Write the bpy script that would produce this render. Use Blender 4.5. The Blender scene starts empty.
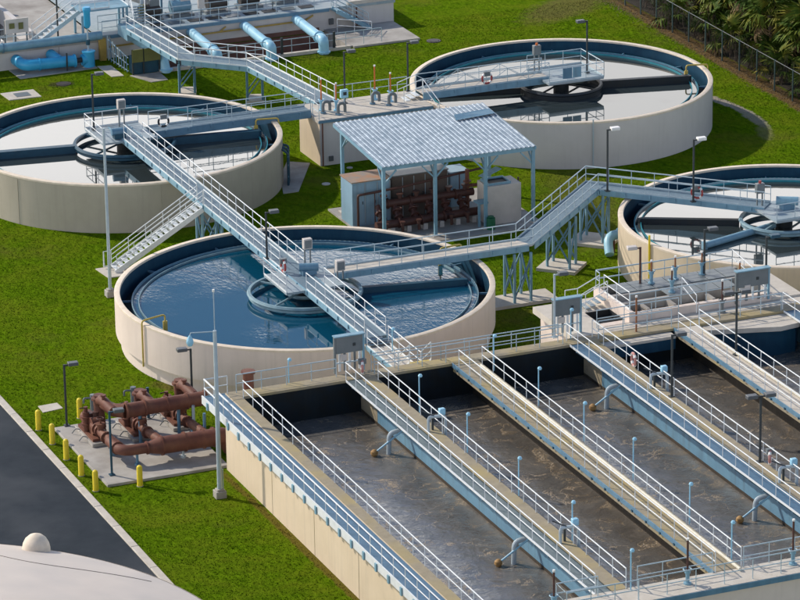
import bpy, math, random
from mathutils import Matrix, Vector
random.seed(7)
R = math.radians
PI = math.pi
C = bpy.context.scene.collection
scene = bpy.context.scene

# ------------------------------------------------------------------ camera, sky, sun, exposure
# plant coordinates: x runs along the far basin wall, y along the basin walls, z up (metres)
TH, PIT, ROLL, FOC = R(22.26), R(19.39), R(-0.9), 3975.0 / 800.0
ex = Vector((math.cos(TH), -math.sin(TH), 0)); ey = Vector((math.sin(TH), math.cos(TH), 0)); ez = Vector((0, 0, 1))
fw = ey * math.cos(PIT) - ez * math.sin(PIT); up0 = ey * math.sin(PIT) + ez * math.cos(PIT)
rt = ex * math.cos(ROLL) + up0 * math.sin(ROLL); up = up0 * math.cos(ROLL) - ex * math.sin(ROLL)
cd = bpy.data.cameras.new('camera'); cam = bpy.data.objects.new('camera', cd); C.objects.link(cam)
m = Matrix.Identity(4)
for i, v in enumerate((rt, up, -fw)):
    for k in range(3): m[k][i] = v[k]
m.translation = (-80.13, -210.81, 81.6)
cam.matrix_world = m
cd.sensor_width = 36; cd.lens = 36 * FOC; cd.clip_start = 1; cd.clip_end = 9000
scene.camera = cam

SUN_EL, SUN_AZ = R(37), R(128)          # azimuth counted from +x towards +y
sd = Vector((math.cos(SUN_AZ) * math.cos(SUN_EL), math.sin(SUN_AZ) * math.cos(SUN_EL), math.sin(SUN_EL)))
w = bpy.data.worlds.new('World'); scene.world = w; w.use_nodes = True
nt = w.node_tree; N = nt.nodes; L = nt.links
bg = N['Background']
sky = N.new('ShaderNodeTexSky'); sky.sky_type = 'NISHITA'; sky.sun_disc = False
sky.sun_elevation = SUN_EL; sky.sun_rotation = math.atan2(sd.x, sd.y) % (2 * PI)
sky.air_density = 1.0; sky.dust_density = .4; sky.ozone_density = 3.0
tc = N.new('ShaderNodeTexCoord'); sp = N.new('ShaderNodeSeparateXYZ'); L.new(tc.outputs['Generated'], sp.inputs[0])
mp = N.new('ShaderNodeMapping'); mp.inputs['Scale'].default_value = (1, 1, 3.2); L.new(tc.outputs['Generated'], mp.inputs[0])
cn = N.new('ShaderNodeTexNoise'); cn.inputs['Scale'].default_value = 5; cn.inputs['Detail'].default_value = 7; cn.inputs['Roughness'].default_value = .55
L.new(mp.outputs[0], cn.inputs['Vector'])
ma = N.new('ShaderNodeMath'); ma.operation = 'MULTIPLY_ADD'; ma.inputs[1].default_value = -0.10; L.new(cn.outputs['Fac'], ma.inputs[0]); L.new(sp.outputs['Z'], ma.inputs[2])
mr = N.new('ShaderNodeMapRange'); mr.interpolation_type = 'SMOOTHSTEP'; mr.inputs['From Min'].default_value = .262; mr.inputs['From Max'].default_value = .282
mr.inputs['To Min'].default_value = 1; mr.inputs['To Max'].default_value = 0; L.new(ma.outputs[0], mr.inputs['Value'])
cc = N.new('ShaderNodeMix'); cc.data_type = 'RGBA'; cc.inputs[6].default_value = (9.2, 9.8, 10.8, 1); cc.inputs[7].default_value = (22, 21.3, 20.6, 1)
vd = N.new('ShaderNodeVectorMath'); vd.operation = 'DOT_PRODUCT'; vd.inputs[1].default_value = tuple(sd); L.new(tc.outputs['Generated'], vd.inputs[0])
ga = N.new('ShaderNodeMapRange'); ga.inputs['From Min'].default_value = -.6; ga.inputs['From Max'].default_value = .9; L.new(vd.outputs['Value'], ga.inputs['Value'])
gb = N.new('ShaderNodeMath'); gb.operation = 'MULTIPLY_ADD'; gb.inputs[1].default_value = .35; gb.inputs[2].default_value = -.17; L.new(cn.outputs['Fac'], gb.inputs[0])
gc = N.new('ShaderNodeMath'); gc.operation = 'ADD'; gc.use_clamp = True; L.new(gb.outputs[0], gc.inputs[0]); L.new(ga.outputs[0], gc.inputs[1])
L.new(gc.outputs[0], cc.inputs[0])
mx = N.new('ShaderNodeMix'); mx.data_type = 'RGBA'; L.new(mr.outputs[0], mx.inputs[0]); L.new(sky.outputs[0], mx.inputs[6]); L.new(cc.outputs[2], mx.inputs[7])
L.new(mx.outputs[2], bg.inputs['Color']); bg.inputs['Strength'].default_value = 0.135

sl = bpy.data.lights.new('sun', 'SUN'); sl.energy = 4.15; sl.angle = R(1.4); sl.color = (1, .9, .76)
so = bpy.data.objects.new('sun', sl); C.objects.link(so); so.rotation_euler = sd.to_track_quat('Z', 'Y').to_euler(); so.location = sd * 200
scene.view_settings.view_transform = 'Standard'; scene.view_settings.look = 'None'
scene.view_settings.exposure = 0; scene.view_settings.gamma = 1
scene.cycles.max_bounces = 6; scene.cycles.transparent_max_bounces = 8

# ------------------------------------------------------------------ materials
def mat(name, c1, c2=None, scale=1.5, rough=.6, metal=0., bump=0., bscale=25., streak=None, spec=.5, c3=None, s3=.15, ior=1.45, rough2=None):
    mt = bpy.data.materials.new(name); mt.use_nodes = True
    n = mt.node_tree.nodes; l = mt.node_tree.links; b = n['Principled BSDF']
    b.inputs['Roughness'].default_value = rough; b.inputs['Metallic'].default_value = metal
    b.inputs['Specular IOR Level'].default_value = spec; b.inputs['IOR'].default_value = ior
    g = n.new('ShaderNodeNewGeometry')
    c2 = c2 or tuple(x * .72 for x in c1)
    no = n.new('ShaderNodeTexNoise'); no.inputs['Scale'].default_value = scale; no.inputs['Detail'].default_value = 7; no.inputs['Roughness'].default_value = .62
    l.new(g.outputs['Position'], no.inputs['Vector'])
    r = n.new('ShaderNodeMapRange'); r.inputs['From Min'].default_value = .34; r.inputs['From Max'].default_value = .68; l.new(no.outputs['Fac'], r.inputs['Value'])
    x = n.new('ShaderNodeMix'); x.data_type = 'RGBA'; x.inputs[6].default_value = (*c1, 1); x.inputs[7].default_value = (*c2, 1); l.new(r.outputs[0], x.inputs[0])
    col = x.outputs[2]
    if rough2 is not None:
        rr = n.new('ShaderNodeMix'); rr.inputs[2].default_value = rough; rr.inputs[3].default_value = rough2; l.new(r.outputs[0], rr.inputs[0]); l.new(rr.outputs[0], b.inputs['Roughness'])
    if c3:
        n3 = n.new('ShaderNodeTexNoise'); n3.inputs['Scale'].default_value = s3; n3.inputs['Detail'].default_value = 5; l.new(g.outputs['Position'], n3.inputs['Vector'])
        r3 = n.new('ShaderNodeMapRange'); r3.inputs['From Min'].default_value = .45; r3.inputs['From Max'].default_value = .72; l.new(n3.outputs['Fac'], r3.inputs['Value'])
        x3 = n.new('ShaderNodeMix'); x3.data_type = 'RGBA'; x3.inputs[7].default_value = (*c3, 1); l.new(r3.outputs[0], x3.inputs[0]); l.new(col, x3.inputs[6]); col = x3.outputs[2]
    if streak:
        mpn = n.new('ShaderNodeMapping'); mpn.inputs['Scale'].default_value = (2.2, 2.2, .12); l.new(g.outputs['Position'], mpn.inputs[0])
        ns = n.new('ShaderNodeTexNoise'); ns.inputs['Scale'].default_value = 1.6; ns.inputs['Detail'].default_value = 6; l.new(mpn.outputs[0], ns.inputs['Vector'])
        rs = n.new('ShaderNodeMapRange'); rs.inputs['From Min'].default_value = .5; rs.inputs['From Max'].default_value = .78; rs.inputs['To Max'].default_value = streak[1]; l.new(ns.outputs['Fac'], rs.inputs['Value'])
        xs = n.new('ShaderNodeMix'); xs.data_type = 'RGBA'; xs.inputs[7].default_value = (*streak[0], 1); l.new(rs.outputs[0], xs.inputs[0]); l.new(col, xs.inputs[6]); col = xs.outputs[2]
    l.new(col, b.inputs['Base Color'])
    if bump:
        nb = n.new('ShaderNodeTexNoise'); nb.inputs['Scale'].default_value = bscale; nb.inputs['Detail'].default_value = 5; l.new(g.outputs['Position'], nb.inputs['Vector'])
        bp = n.new('ShaderNodeBump'); bp.inputs['Strength'].default_value = 1; bp.inputs['Distance'].default_value = bump; l.new(nb.outputs['Fac'], bp.inputs['Height']); l.new(bp.outputs[0], b.inputs['Normal'])
    return mt

BEIGE = mat('beige painted concrete', (.66, .55, .41), (.60, .495, .36), .5, .75, bump=.004, bscale=9, streak=((.42, .36, .28), .35))
PALE = mat('pale painted concrete', (.70, .60, .535), (.64, .545, .48), .5, .7, bump=.004, bscale=9, streak=((.46, .40, .36), .3))
TAUPE = mat('taupe painted concrete', (.42, .38, .305), (.37, .335, .265), .5, .75, bump=.004, bscale=9, streak=((.28, .25, .21), .3))
GREYW = mat('warm grey painted concrete', (.58, .555, .545), (.53, .505, .495), .5, .75, bump=.004, bscale=9, streak=((.42, .40, .39), .3))
CREAM = mat('cream concrete rim', (.74, .64, .52), (.62, .53, .42), 2.5, .7, bump=.004)
TAN = mat('weathered tan coping', (.32, .275, .195), (.25, .215, .15), 2.2, .8, bump=.006, c3=(.35, .28, .13), s3=.5)
CONC = mat('grey concrete', (.42, .40, .37), (.33, .31, .28), 1.2, .85, bump=.005, bscale=14, c3=(.24, .22, .2), s3=.5)
CONCL = mat('light concrete', (.56, .52, .46), (.46, .42, .36), 1.4, .85, bump=.005, bscale=14)
NAVY = mat('navy tank lining', (.008, .055, .105), (.006, .04, .08), 1.2, .55, spec=.3, streak=((.02, .08, .12), .4))
NAVYD = mat('shaded navy lining', (.006, .014, .022), (.009, .011, .012), 1.5, .6, spec=.25, streak=((.018, .024, .024), .5))  # dark blue paint with the shade on it mixed into the colour
TEAL = mat('teal painted steel', (.03, .27, .33), (.02, .19, .25), 2, .5)
LAUN = mat('pale blue launder steel', (.22, .34, .38), (.14, .24, .3), 2, .5)
RAIL = mat('blue grey and shaded rail paint', (.44, .54, .59), (.36, .46, .51), 3, .42, spec=.6)  # bluer, darker tone paints in the weaker light on cross runs
RAILW = mat('white and sunlit rail paint', (.70, .735, .75), (.60, .64, .66), 2.2, .42, spec=.5)  # whiter tone paints sunlight into lengthwise runs; also plain white steelwork
STEEL = mat('pale blue painted steel', (.20, .36, .46), (.16, .30, .39), 1.5, .5, streak=((.14, .21, .25), .5))
STEELM = mat('mid blue painted steel', (.12, .24, .34), (.09, .19, .28), 1.5, .5, streak=((.07, .12, .16), .4))
STEELD = mat('dark blue painted steel', (.018, .075, .12), (.014, .055, .09), 2, .45)
PLAT = mat('grey blue platform plate', (.30, .37, .41), (.24, .31, .35), 3, .55, streak=None, c3=(.36, .40, .41), s3=.9)
BLACKS = mat('dark shaded steel', (.012, .02, .028), (.02, .022, .022), 2, .5)  # near black puts the shade on the grey tank's ring and arms into colour
GRATE = mat('blue grey grating', (.15, .22, .27), (.11, .17, .22), 6, .6, bump=.01, bscale=40)
GRATEG = mat('grey green grating', (.15, .19, .20), (.11, .15, .16), 5, .6, bump=.01, bscale=40)
GRATEB = mat('blue grating', (.075, .17, .27), (.055, .13, .21), 5, .55, bump=.01, bscale=40)
BLUEW = mat('blue painted basin wall', (.13, .28, .40), (.10, .22, .33), .8, .55, streak=((.06, .10, .12), .6), bump=.004)
RUSTW = mat('algae and shade dark wall base', (.045, .033, .021), (.028, .021, .014), 1.3, .7, bump=.02, bscale=6, streak=((.09, .065, .04), .6))  # brown algae stain, darkened further to carry the shade under the slabs
LAMPM = mat('dark bronze lamp paint', (.035, .045, .05), (.03, .036, .04), 3, .5)
LAMPG = mat('grey lamp head', (.10, .11, .12), (.08, .09, .10), 3, .45)
GALV = mat('galvanised pole', (.42, .50, .55), (.36, .43, .48), 1.5, .4, spec=.6)
POSTB = mat('sky blue pipe paint', (.30, .56, .72), (.24, .48, .64), 2, .45)
CYAN = mat('bright blue pipe paint', (.05, .40, .68), (.04, .33, .6), 1.5, .4)
SKYP = mat('light blue pipe paint', (.35, .62, .76), (.28, .54, .70), 1.5, .4)
BROWN = mat('red brown pipe paint', (.165, .066, .045), (.12, .046, .034), 1.6, .6, streak=((.08, .045, .035), .5), bump=.006, c3=(.20, .09, .055), s3=1.1, spec=.3)
BROWND = mat('dark brown pipe paint', (.085, .034, .026), (.06, .026, .022), 1.6, .55)
RUST = mat('rusty stem', (.32, .13, .05), (.22, .085, .04), 3, .7)
ORANGE = mat('orange stem cover', (.60, .16, .03), (.48, .12, .03), 3, .6)
YEL = mat('safety yellow paint', (.80, .62, .03), (.68, .52, .03), 2.5, .5)
YELP = mat('dull yellow pipe paint', (.55, .42, .10), (.45, .33, .07), 2.5, .5)
OCHRE = mat('ochre pipe paint', (.45, .30, .07), (.38, .25, .06), 2.5, .6)
WHITE = mat('white plastic', (.78, .78, .76), (.70, .70, .68), 2.5, .45)
REDB = mat('faded red band', (.38, .06, .05), (.30, .05, .05), 3, .5)
PINKB = mat('faded pink buoy', (.50, .22, .20), (.42, .2, .18), 3, .5)
PANEL = mat('grey panel sheet', (.17, .19, .20), (.13, .155, .165), 1.2, .4)
OLIVE = mat('olive sheet', (.16, .16, .05), (.12, .12, .04), 1.2, .5)
CABB = mat('pale blue cabinet', (.26, .40, .52), (.22, .35, .46), 1, .45, streak=((.2, .22, .24), .4))
CABG = mat('brown grey cabinet', (.15, .12, .105), (.10, .08, .07), .8, .35)
CABW = mat('off white box', (.56, .52, .49), (.48, .45, .42), 1.2, .6)
RUSTYTOP = mat('rusty sheet top', (.30, .21, .15), (.22, .2, .19), 2.2, .7, c3=(.36, .17, .08), s3=1.2)
DARK = mat('near black void', (.012, .016, .02), (.02, .024, .028), 2, .6)  # flat near black stands in for the shade inside openings
DOME = mat('cream dome coating', (.58, .52, .47), (.53, .475, .43), .35, .7, bump=.002, bscale=3, c3=(.48, .44, .41), s3=.25)
SEAM = mat('dome seam', (.2, .18, .16), (.15, .13, .12), 3, .8)
GREENB = mat('green drum', (.02, .16, .08), None, 2, .5)
BRICKR = mat('red brown lower wall', (.17, .085, .07), (.12, .06, .05), 1.2, .8, bump=.01)
TRUNK = mat('palm trunk bark', (.13, .10, .075), (.08, .06, .045), 5, .9, bump=.03, bscale=12)
FRONDA = mat('palm frond green', (.095, .14, .018), (.05, .09, .012), .6, .6, c3=(.20, .16, .025), s3=.5, spec=.1)
FRONDB = mat('palm frond deep green', (.055, .095, .014), (.035, .065, .01), .6, .6, spec=.1)
FRONDD = mat('dry frond', (.20, .13, .055), (.14, .09, .04), .8, .75)
SHRUBM = mat('shrub leaf', (.055, .085, .018), (.03, .055, .012), .7, .7, c3=(.11, .085, .03), s3=.8, spec=.15)
TWIG = mat('bare twig', (.13, .095, .07), (.09, .065, .05), 2, .85)
LITTER = mat('leaf litter', (.16, .10, .05), (.07, .055, .03), 1.4, .9)
WIRE = mat('fence wire', (.09, .095, .09), (.07, .075, .075), 2, .6)
FPOST = mat('green grey fence post', (.06, .10, .10), (.05, .08, .08), 2, .6)
MANH = mat('iron cover', (.055, .045, .04), (.04, .035, .03), 4, .6)

def roof_mat():
    mt = mat('metal roof sheet', (.46, .54, .61), (.15, .21, .28), 3.9, .45, spec=.4, c3=(.17, .24, .31), s3=1.7)
    return mt
ROOFM = roof_mat()

def lawn_mat():
    mt = bpy.data.materials.new('lawn'); mt.use_nodes = True
    n = mt.node_tree.nodes; l = mt.node_tree.links; b = n['Principled BSDF']; b.inputs['Roughness'].default_value = .9; b.inputs['Specular IOR Level'].default_value = 0
    g = n.new('ShaderNodeNewGeometry')
    def noise(s, d, ro, sc=(1, 1, 1), rz=0):
        mpn = n.new('ShaderNodeMapping'); mpn.inputs['Scale'].default_value = sc; mpn.inputs['Rotation'].default_value[2] = rz; l.new(g.outputs['Position'], mpn.inputs[0])
        t = n.new('ShaderNodeTexNoise'); t.inputs['Scale'].default_value = s; t.inputs['Detail'].default_value = d; t.inputs['Roughness'].default_value = ro; l.new(mpn.outputs[0], t.inputs['Vector']); return t.outputs['Fac']
    def ramp(v, a, bb):
        r = n.new('ShaderNodeMapRange'); r.inputs['From Min'].default_value = a; r.inputs['From Max'].default_value = bb; l.new(v, r.inputs['Value']); return r.outputs[0]
    def mix(f, a, c):
        x = n.new('ShaderNodeMix'); x.data_type = 'RGBA'; l.new(f, x.inputs[0])
        if isinstance(a, tuple): x.inputs[6].default_value = (*a, 1)
        else: l.new(a, x.inputs[6])
        x.inputs[7].default_value = (*c, 1); return x.outputs[2]
    fine = noise(3.0, 9, .72, (1, .55, 1), R(40))
    col = mix(ramp(fine, .36, .66), (.050, .102, .003), (.142, .245, .007))
    patch = noise(.28, 6, .6)
    col = mix(ramp(patch, .42, .74), col, (.150, .190, .012))
    deep = noise(.55, 5, .6)
    col = mix(ramp(deep, .52, .78), col, (.066, .132, .004))
    dry = noise(.11, 5, .62)
    col = mix(ramp(dry, .56, .80), col, (.14, .125, .028))
    def blotch(cx, cy, rx, ry, rz, colr, edge=.5, amt=1.0):
        nonlocal col
        mq = n.new('ShaderNodeMapping'); mq.vector_type = 'TEXTURE'; mq.inputs['Location'].default_value = (cx, cy, 0); mq.inputs['Rotation'].default_value[2] = R(rz); mq.inputs['Scale'].default_value = (rx, ry, 1e3)
        l.new(g.outputs['Position'], mq.inputs[0])
        ln = n.new('ShaderNodeVectorMath'); ln.operation = 'LENGTH'; l.new(mq.outputs[0], ln.inputs[0])
        ad = n.new('ShaderNodeMath'); ad.operation = 'MULTIPLY_ADD'; ad.inputs[1].default_value = 1.6; l.new(mess, ad.inputs[0]); l.new(ln.outputs['Value'], ad.inputs[2])
        r = n.new('ShaderNodeMapRange'); r.inputs['From Min'].default_value = 1.55; r.inputs['From Max'].default_value = 1.55 + edge; r.inputs['To Min'].default_value = amt; r.inputs['To Max'].default_value = 0; l.new(ad.outputs[0], r.inputs['Value'])
        col = mix(r.outputs[0], col, colr)
    mess = noise(1.5, 8, .7)
    blotch(45.1, 33.4, .5, 3.6, 10, (.38, .34, .28), .3); blotch(45.3, 29.2, .5, 2.8, -4, (.36, .32, .26), .45, .8); blotch(44.4, 25.6, .5, 1.8, -20, (.24, .21, .12), .6, .5)
    blotch(49.9, 42, .75, 26, -1, (.20, .12, .055), .5, .9)
    blotch(46, 62, 5, 2.0, 35, (.16, .13, .05), .6, .7); blotch(-9.6, -5.6, 2.2, .6, -52, (.16, .11, .04), .6, .7)
    blotch(26, 16, 2.0, 7, -20, (.15, .135, .035), .9, .6); blotch(3.5, 58.4, 1.0, .8, 0, (.06, .05, .03), .4, .7); blotch(-11.9, -36, .28, 20, 1, (.16, .10, .03), .5, .7)
    l.new(col, b.inputs['Base Color'])
    bp = n.new('ShaderNodeBump'); bp.inputs['Distance'].default_value = .22; l.new(fine, bp.inputs['Height']); l.new(bp.outputs[0], b.inputs['Normal'])
    return mt
LAWN = lawn_mat()
ASPH = mat('asphalt', (.034, .043, .054), (.024, .032, .042), .8, .85, bump=.004, bscale=60, c3=(.055, .063, .073), s3=.22, spec=.12)
SANDP = mat('bare sandy path', (.30, .27, .22), (.20, .18, .13), 1.6, .95, bump=.02, bscale=8, c3=(.12, .12, .04), s3=.9)

def water_mat(name, base, ripple, rscale, rough=.03, ior=1.6):
    mt = bpy.data.materials.new(name); mt.use_nodes = True
    n = mt.node_tree.nodes; l = mt.node_tree.links; b = n['Principled BSDF']
    b.inputs['Base Color'].default_value = (*base, 1); b.inputs['Roughness'].default_value = rough; b.inputs['IOR'].default_value = ior
    g = n.new('ShaderNodeNewGeometry'); mpn = n.new('ShaderNodeMapping'); mpn.inputs['Scale'].default_value = (1, .55, 1); mpn.inputs['Rotation'].default_value[2] = R(20); l.new(g.outputs['Position'], mpn.inputs[0])
    t = n.new('ShaderNodeTexNoise'); t.inputs['Scale'].default_value = rscale; t.inputs['Detail'].default_value = 4; t.inputs['Roughness'].default_value = .5; l.new(mpn.outputs[0], t.inputs['Vector'])
    pm = n.new('ShaderNodeTexNoise'); pm.inputs['Scale'].default_value = .16; pm.inputs['Detail'].default_value = 2; l.new(g.outputs['Position'], pm.inputs['Vector'])
    pr = n.new('ShaderNodeMapRange'); pr.inputs['From Min'].default_value = .4; pr.inputs['From Max'].default_value = .62; pr.inputs['To Min'].default_value = .06; l.new(pm.outputs['Fac'], pr.inputs['Value'])
    mu = n.new('ShaderNodeMath'); mu.operation = 'MULTIPLY'; l.new(t.outputs['Fac'], mu.inputs[0]); l.new(pr.outputs[0], mu.inputs[1])
    bp = n.new('ShaderNodeBump'); bp.inputs['Distance'].default_value = ripple; l.new(mu.outputs[0], bp.inputs['Height']); l.new(bp.outputs[0], b.inputs['Normal'])
    return mt
WATB = water_mat('rippled blue water', (.002, .055, .105), .007, 4.6, .03, 1.6)
WATC = water_mat('still clear water', (.03, .04, .042), .0025, 2.2, .03, 2.3)
WATD = water_mat('still grey water', (.03, .042, .046), .0015, 2.2, .03, 1.5)

def mud_mat():
    mt = bpy.data.materials.new('mixed liquor with foam'); mt.use_nodes = True
    n = mt.node_tree.nodes; l = mt.node_tree.links; b = n['Principled BSDF']; b.inputs['IOR'].default_value = 2.2
    g = n.new('ShaderNodeNewGeometry')
    wn = n.new('ShaderNodeTexNoise'); wn.inputs['Scale'].default_value = .45; wn.inputs['Detail'].default_value = 3; l.new(g.outputs['Position'], wn.inputs['Vector'])
    vs = n.new('ShaderNodeVectorMath'); vs.operation = 'MULTIPLY_ADD'; vs.inputs[1].default_value = (4.5, 4.5, 0); l.new(wn.outputs['Color'], vs.inputs[0]); l.new(g.outputs['Position'], vs.inputs[2])
    def noise(vec, s, d, ro):
        t = n.new('ShaderNodeTexNoise'); t.inputs['Scale'].default_value = s; t.inputs['Detail'].default_value = d; t.inputs['Roughness'].default_value = ro; l.new(vec, t.inputs['Vector']); return t.outputs['Fac']
    def ramp(v, a, bb, lo=0, hi=1):
        r = n.new('ShaderNodeMapRange'); r.inputs['From Min'].default_value = a; r.inputs['From Max'].default_value = bb; r.inputs['To Min'].default_value = lo; r.inputs['To Max'].default_value = hi; l.new(v, r.inputs['Value']); return r.outputs[0]
    def math_(op, a, c, d=.3):
        q = n.new('ShaderNodeMath'); q.operation = op
        for i, v in enumerate((a, c, d) if op == 'MULTIPLY_ADD' else (a, c)):
            if isinstance(v, (int, float)): q.inputs[i].default_value = v
            else: l.new(v, q.inputs[i])
        return q.outputs[0]
    big = noise(vs.outputs[0], .33, 5, .55)
    line = math_('ABSOLUTE', math_('SUBTRACT', big, .5), 0)           # winding scum bands
    gran = ramp(noise(g.outputs['Position'], 11, 5, .7), .45, .56)     # granular clumps
    lines = math_('MULTIPLY', ramp(line, .003, .018, 1, 0), ramp(noise(g.outputs['Position'], .9, 5, .6), .45, .56))
    mats_ = math_('MULTIPLY', ramp(noise(vs.outputs[0], .3, 6, .62), .62, .70), gran)
    sx = n.new('ShaderNodeSeparateXYZ'); l.new(vs.outputs[0], sx.inputs[0])
    near = None                                                       # scum gathers on the lee side of each divider
    for wx in (-4.1, 2.62, 9.5, 16.4, 23.1):
        q = math_('MULTIPLY', ramp(sx.outputs['X'], wx - .4, wx + 2.4), ramp(sx.outputs['X'], wx + 3.2, wx + 2.6))
        near = q if near is None else math_('MAXIMUM', near, q)
    lee = math_('MULTIPLY', math_('MULTIPLY', ramp(noise(vs.outputs[0], .8, 5, .62), .53, .66), gran), near)
    foam = math_('MAXIMUM', math_('MAXIMUM', math_('MULTIPLY', lines, math_('MULTIPLY_ADD', gran, .85, .1)), mats_), lee)
    speck = ramp(noise(g.outputs['Position'], 15, 4, .7), .36, .64)
    base = n.new('ShaderNodeMix'); base.data_type = 'RGBA'; l.new(ramp(noise(vs.outputs[0], .5, 5, .6), .35, .7), base.inputs[0]); base.inputs[6].default_value = (.105, .102, .098, 1); base.inputs[7].default_value = (.165, .155, .142, 1)
    fc = n.new('ShaderNodeMix'); fc.data_type = 'RGBA'; l.new(speck, fc.inputs[0]); fc.inputs[6].default_value = (.25, .17, .085, 1); fc.inputs[7].default_value = (.46, .31, .14, 1)
    band = None  # dark brown scum plus wall reflection, both painted into the water colour
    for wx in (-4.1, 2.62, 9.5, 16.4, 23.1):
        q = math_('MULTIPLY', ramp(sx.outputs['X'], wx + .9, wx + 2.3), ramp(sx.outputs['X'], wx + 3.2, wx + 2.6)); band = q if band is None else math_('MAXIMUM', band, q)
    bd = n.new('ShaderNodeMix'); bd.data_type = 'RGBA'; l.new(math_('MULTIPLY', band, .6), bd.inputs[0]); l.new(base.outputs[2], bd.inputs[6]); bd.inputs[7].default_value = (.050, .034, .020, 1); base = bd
    x = n.new('ShaderNodeMix'); x.data_type = 'RGBA'; l.new(foam, x.inputs[0]); l.new(base.outputs[2], x.inputs[6]); l.new(fc.outputs[2], x.inputs[7]); l.new(x.outputs[2], b.inputs['Base Color'])
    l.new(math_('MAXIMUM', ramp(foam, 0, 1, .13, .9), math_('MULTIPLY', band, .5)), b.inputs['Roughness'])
    h = math_('ADD', math_('ADD', noise(vs.outputs[0], 1.3, 7, .62), math_('MULTIPLY', noise(g.outputs['Position'], 1.1, 4, .55), 1.6)), math_('MULTIPLY', foam, .15))
    bp = n.new('ShaderNodeBump'); bp.inputs['Distance'].default_value = .05; l.new(h, bp.inputs['Height']); l.new(bp.outputs[0], b.inputs['Normal'])
    return mt
MUD = mud_mat()

# ------------------------------------------------------------------ geometry helpers: each returns (verts, faces)
def V3(p): return Vector(p)
def join(*gs):
    vs, fs = [], []
    for v, f in gs:
        o = len(vs); vs += v; fs += [tuple(i + o for i in q) for q in f]
    return vs, fs
def box(x0, y0, z0, x1, y1, z1):
    v = [(x, y, z) for z in (z0, z1) for y in (y0, y1) for x in (x0, x1)]
    return v, [(0, 2, 3, 1), (4, 5, 7, 6), (0, 1, 5, 4), (2, 6, 7, 3), (0, 4, 6, 2), (1, 3, 7, 5)]
def cbox(cx, cy, z0, sx, sy, h): return box(cx - sx / 2, cy - sy / 2, z0, cx + sx / 2, cy + sy / 2, z0 + h)
def beam(p, q, w, h):
    p, q = V3(p), V3(q); d = (q - p).normalized()
    s = d.cross(Vector((0, 0, 1)))
    if s.length < 1e-4: s = Vector((1, 0, 0))
    s.normalize(); u = s.cross(d)
    v = [tuple(c + s * (a * w / 2) + u * (b * h / 2)) for c in (p, q) for a, b in ((-1, -1), (1, -1), (1, 1), (-1, 1))]
    return v, [(3, 2, 1, 0), (4, 5, 6, 7), (0, 1, 5, 4), (1, 2, 6, 5), (2, 3, 7, 6), (3, 0, 4, 7)]
def fillet(pts, rad, seg=4):
    pts = [V3(p) for p in pts]; out = [pts[0]]
    for a, b, c in zip(pts, pts[1:], pts[2:]):
        d1, d2 = (a - b), (c - b); r = min(rad, d1.length * .49, d2.length * .49)
        p, q = b + d1.normalized() * r, b + d2.normalized() * r
        for i in range(seg + 1):
            t = i / seg; out.append(p * (1 - t) ** 2 + b * 2 * t * (1 - t) + q * t * t)
    return out + [pts[-1]]
def pipe(pts, r, n=8, rad=0):
    pts = fillet(pts, rad) if rad else [V3(p) for p in pts]
    rr = r if isinstance(r, (list, tuple)) else [r] * len(pts)
    vs, fs = [], []; u = None
    for i, p in enumerate(pts):
        a = pts[max(i - 1, 0)]; b = pts[min(i + 1, len(pts) - 1)]
        d = (b - a).normalized()
        if u is None:
            u = d.cross(Vector((0, 0, 1)))
            if u.length < 1e-3: u = Vector((1, 0, 0))
        u = (u - d * u.dot(d)).normalized(); v = d.cross(u)
        k = 1.0
        if 0 < i < len(pts) - 1:
            c = (pts[i] - a).normalized().dot(d); k = 1 / max(c, .6)
        for j in range(n):
            t = 2 * PI * j / n; vs.append(tuple(p + (u * math.cos(t) + v * math.sin(t)) * rr[i] * (k if n > 4 else 1)))
    for i in range(len(pts) - 1):
        for j in range(n):
            fs.append((i * n + j, i * n + (j + 1) % n, (i + 1) * n + (j + 1) % n, (i + 1) * n + j))
    fs.append(tuple(range(n - 1, -1, -1))); fs.append(tuple((len(pts) - 1) * n + j for j in range(n)))
    return vs, fs
def tube(p, q, r, n=8): return pipe([p, q], r, n)
def lathe(prof, n=96, closed=False, c=(0, 0)):
    vs, fs = [], []; k = len(prof)
    for i in range(n):
        t = 2 * PI * i / n
        for r, z in prof: vs.append((c[0] + r * math.cos(t), c[1] + r * math.sin(t), z))
    for i in range(n):
        i2 = (i + 1) % n
        for j in range(k if closed else k - 1):
            j2 = (j + 1) % k
            fs.append((i * k + j, i2 * k + j, i2 * k + j2, i * k + j2))
    return vs, fs
def prism(poly, z0, z1):
    n = len(poly)
    v = [(x, y, z0) for x, y in poly] + [(x, y, z1) for x, y in poly]
    return v, [tuple(range(n - 1, -1, -1)), tuple(range(n, 2 * n))] + [(i, (i + 1) % n, n + (i + 1) % n, n + i) for i in range(n)]
def cyl(x, y, z0, r, h, n=14, r2=None): return pipe([(x, y, z0), (x, y, z0 + h)], [r, r if r2 is None else r2], n)
def disc(r, z, n=96): return [(r * math.cos(2 * PI * i / n), r * math.sin(2 * PI * i / n), z) for i in range(n)], [tuple(range(n))]
def flange(p, axis, r, t=.09, n=14):
    p = V3(p); a = V3(axis).normalized(); return tube(p - a * t / 2, p + a * t / 2, r, n)
def shift(g, d): return [(x + d[0], y + d[1], z + d[2]) for x, y, z in g[0]], g[1]

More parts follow.
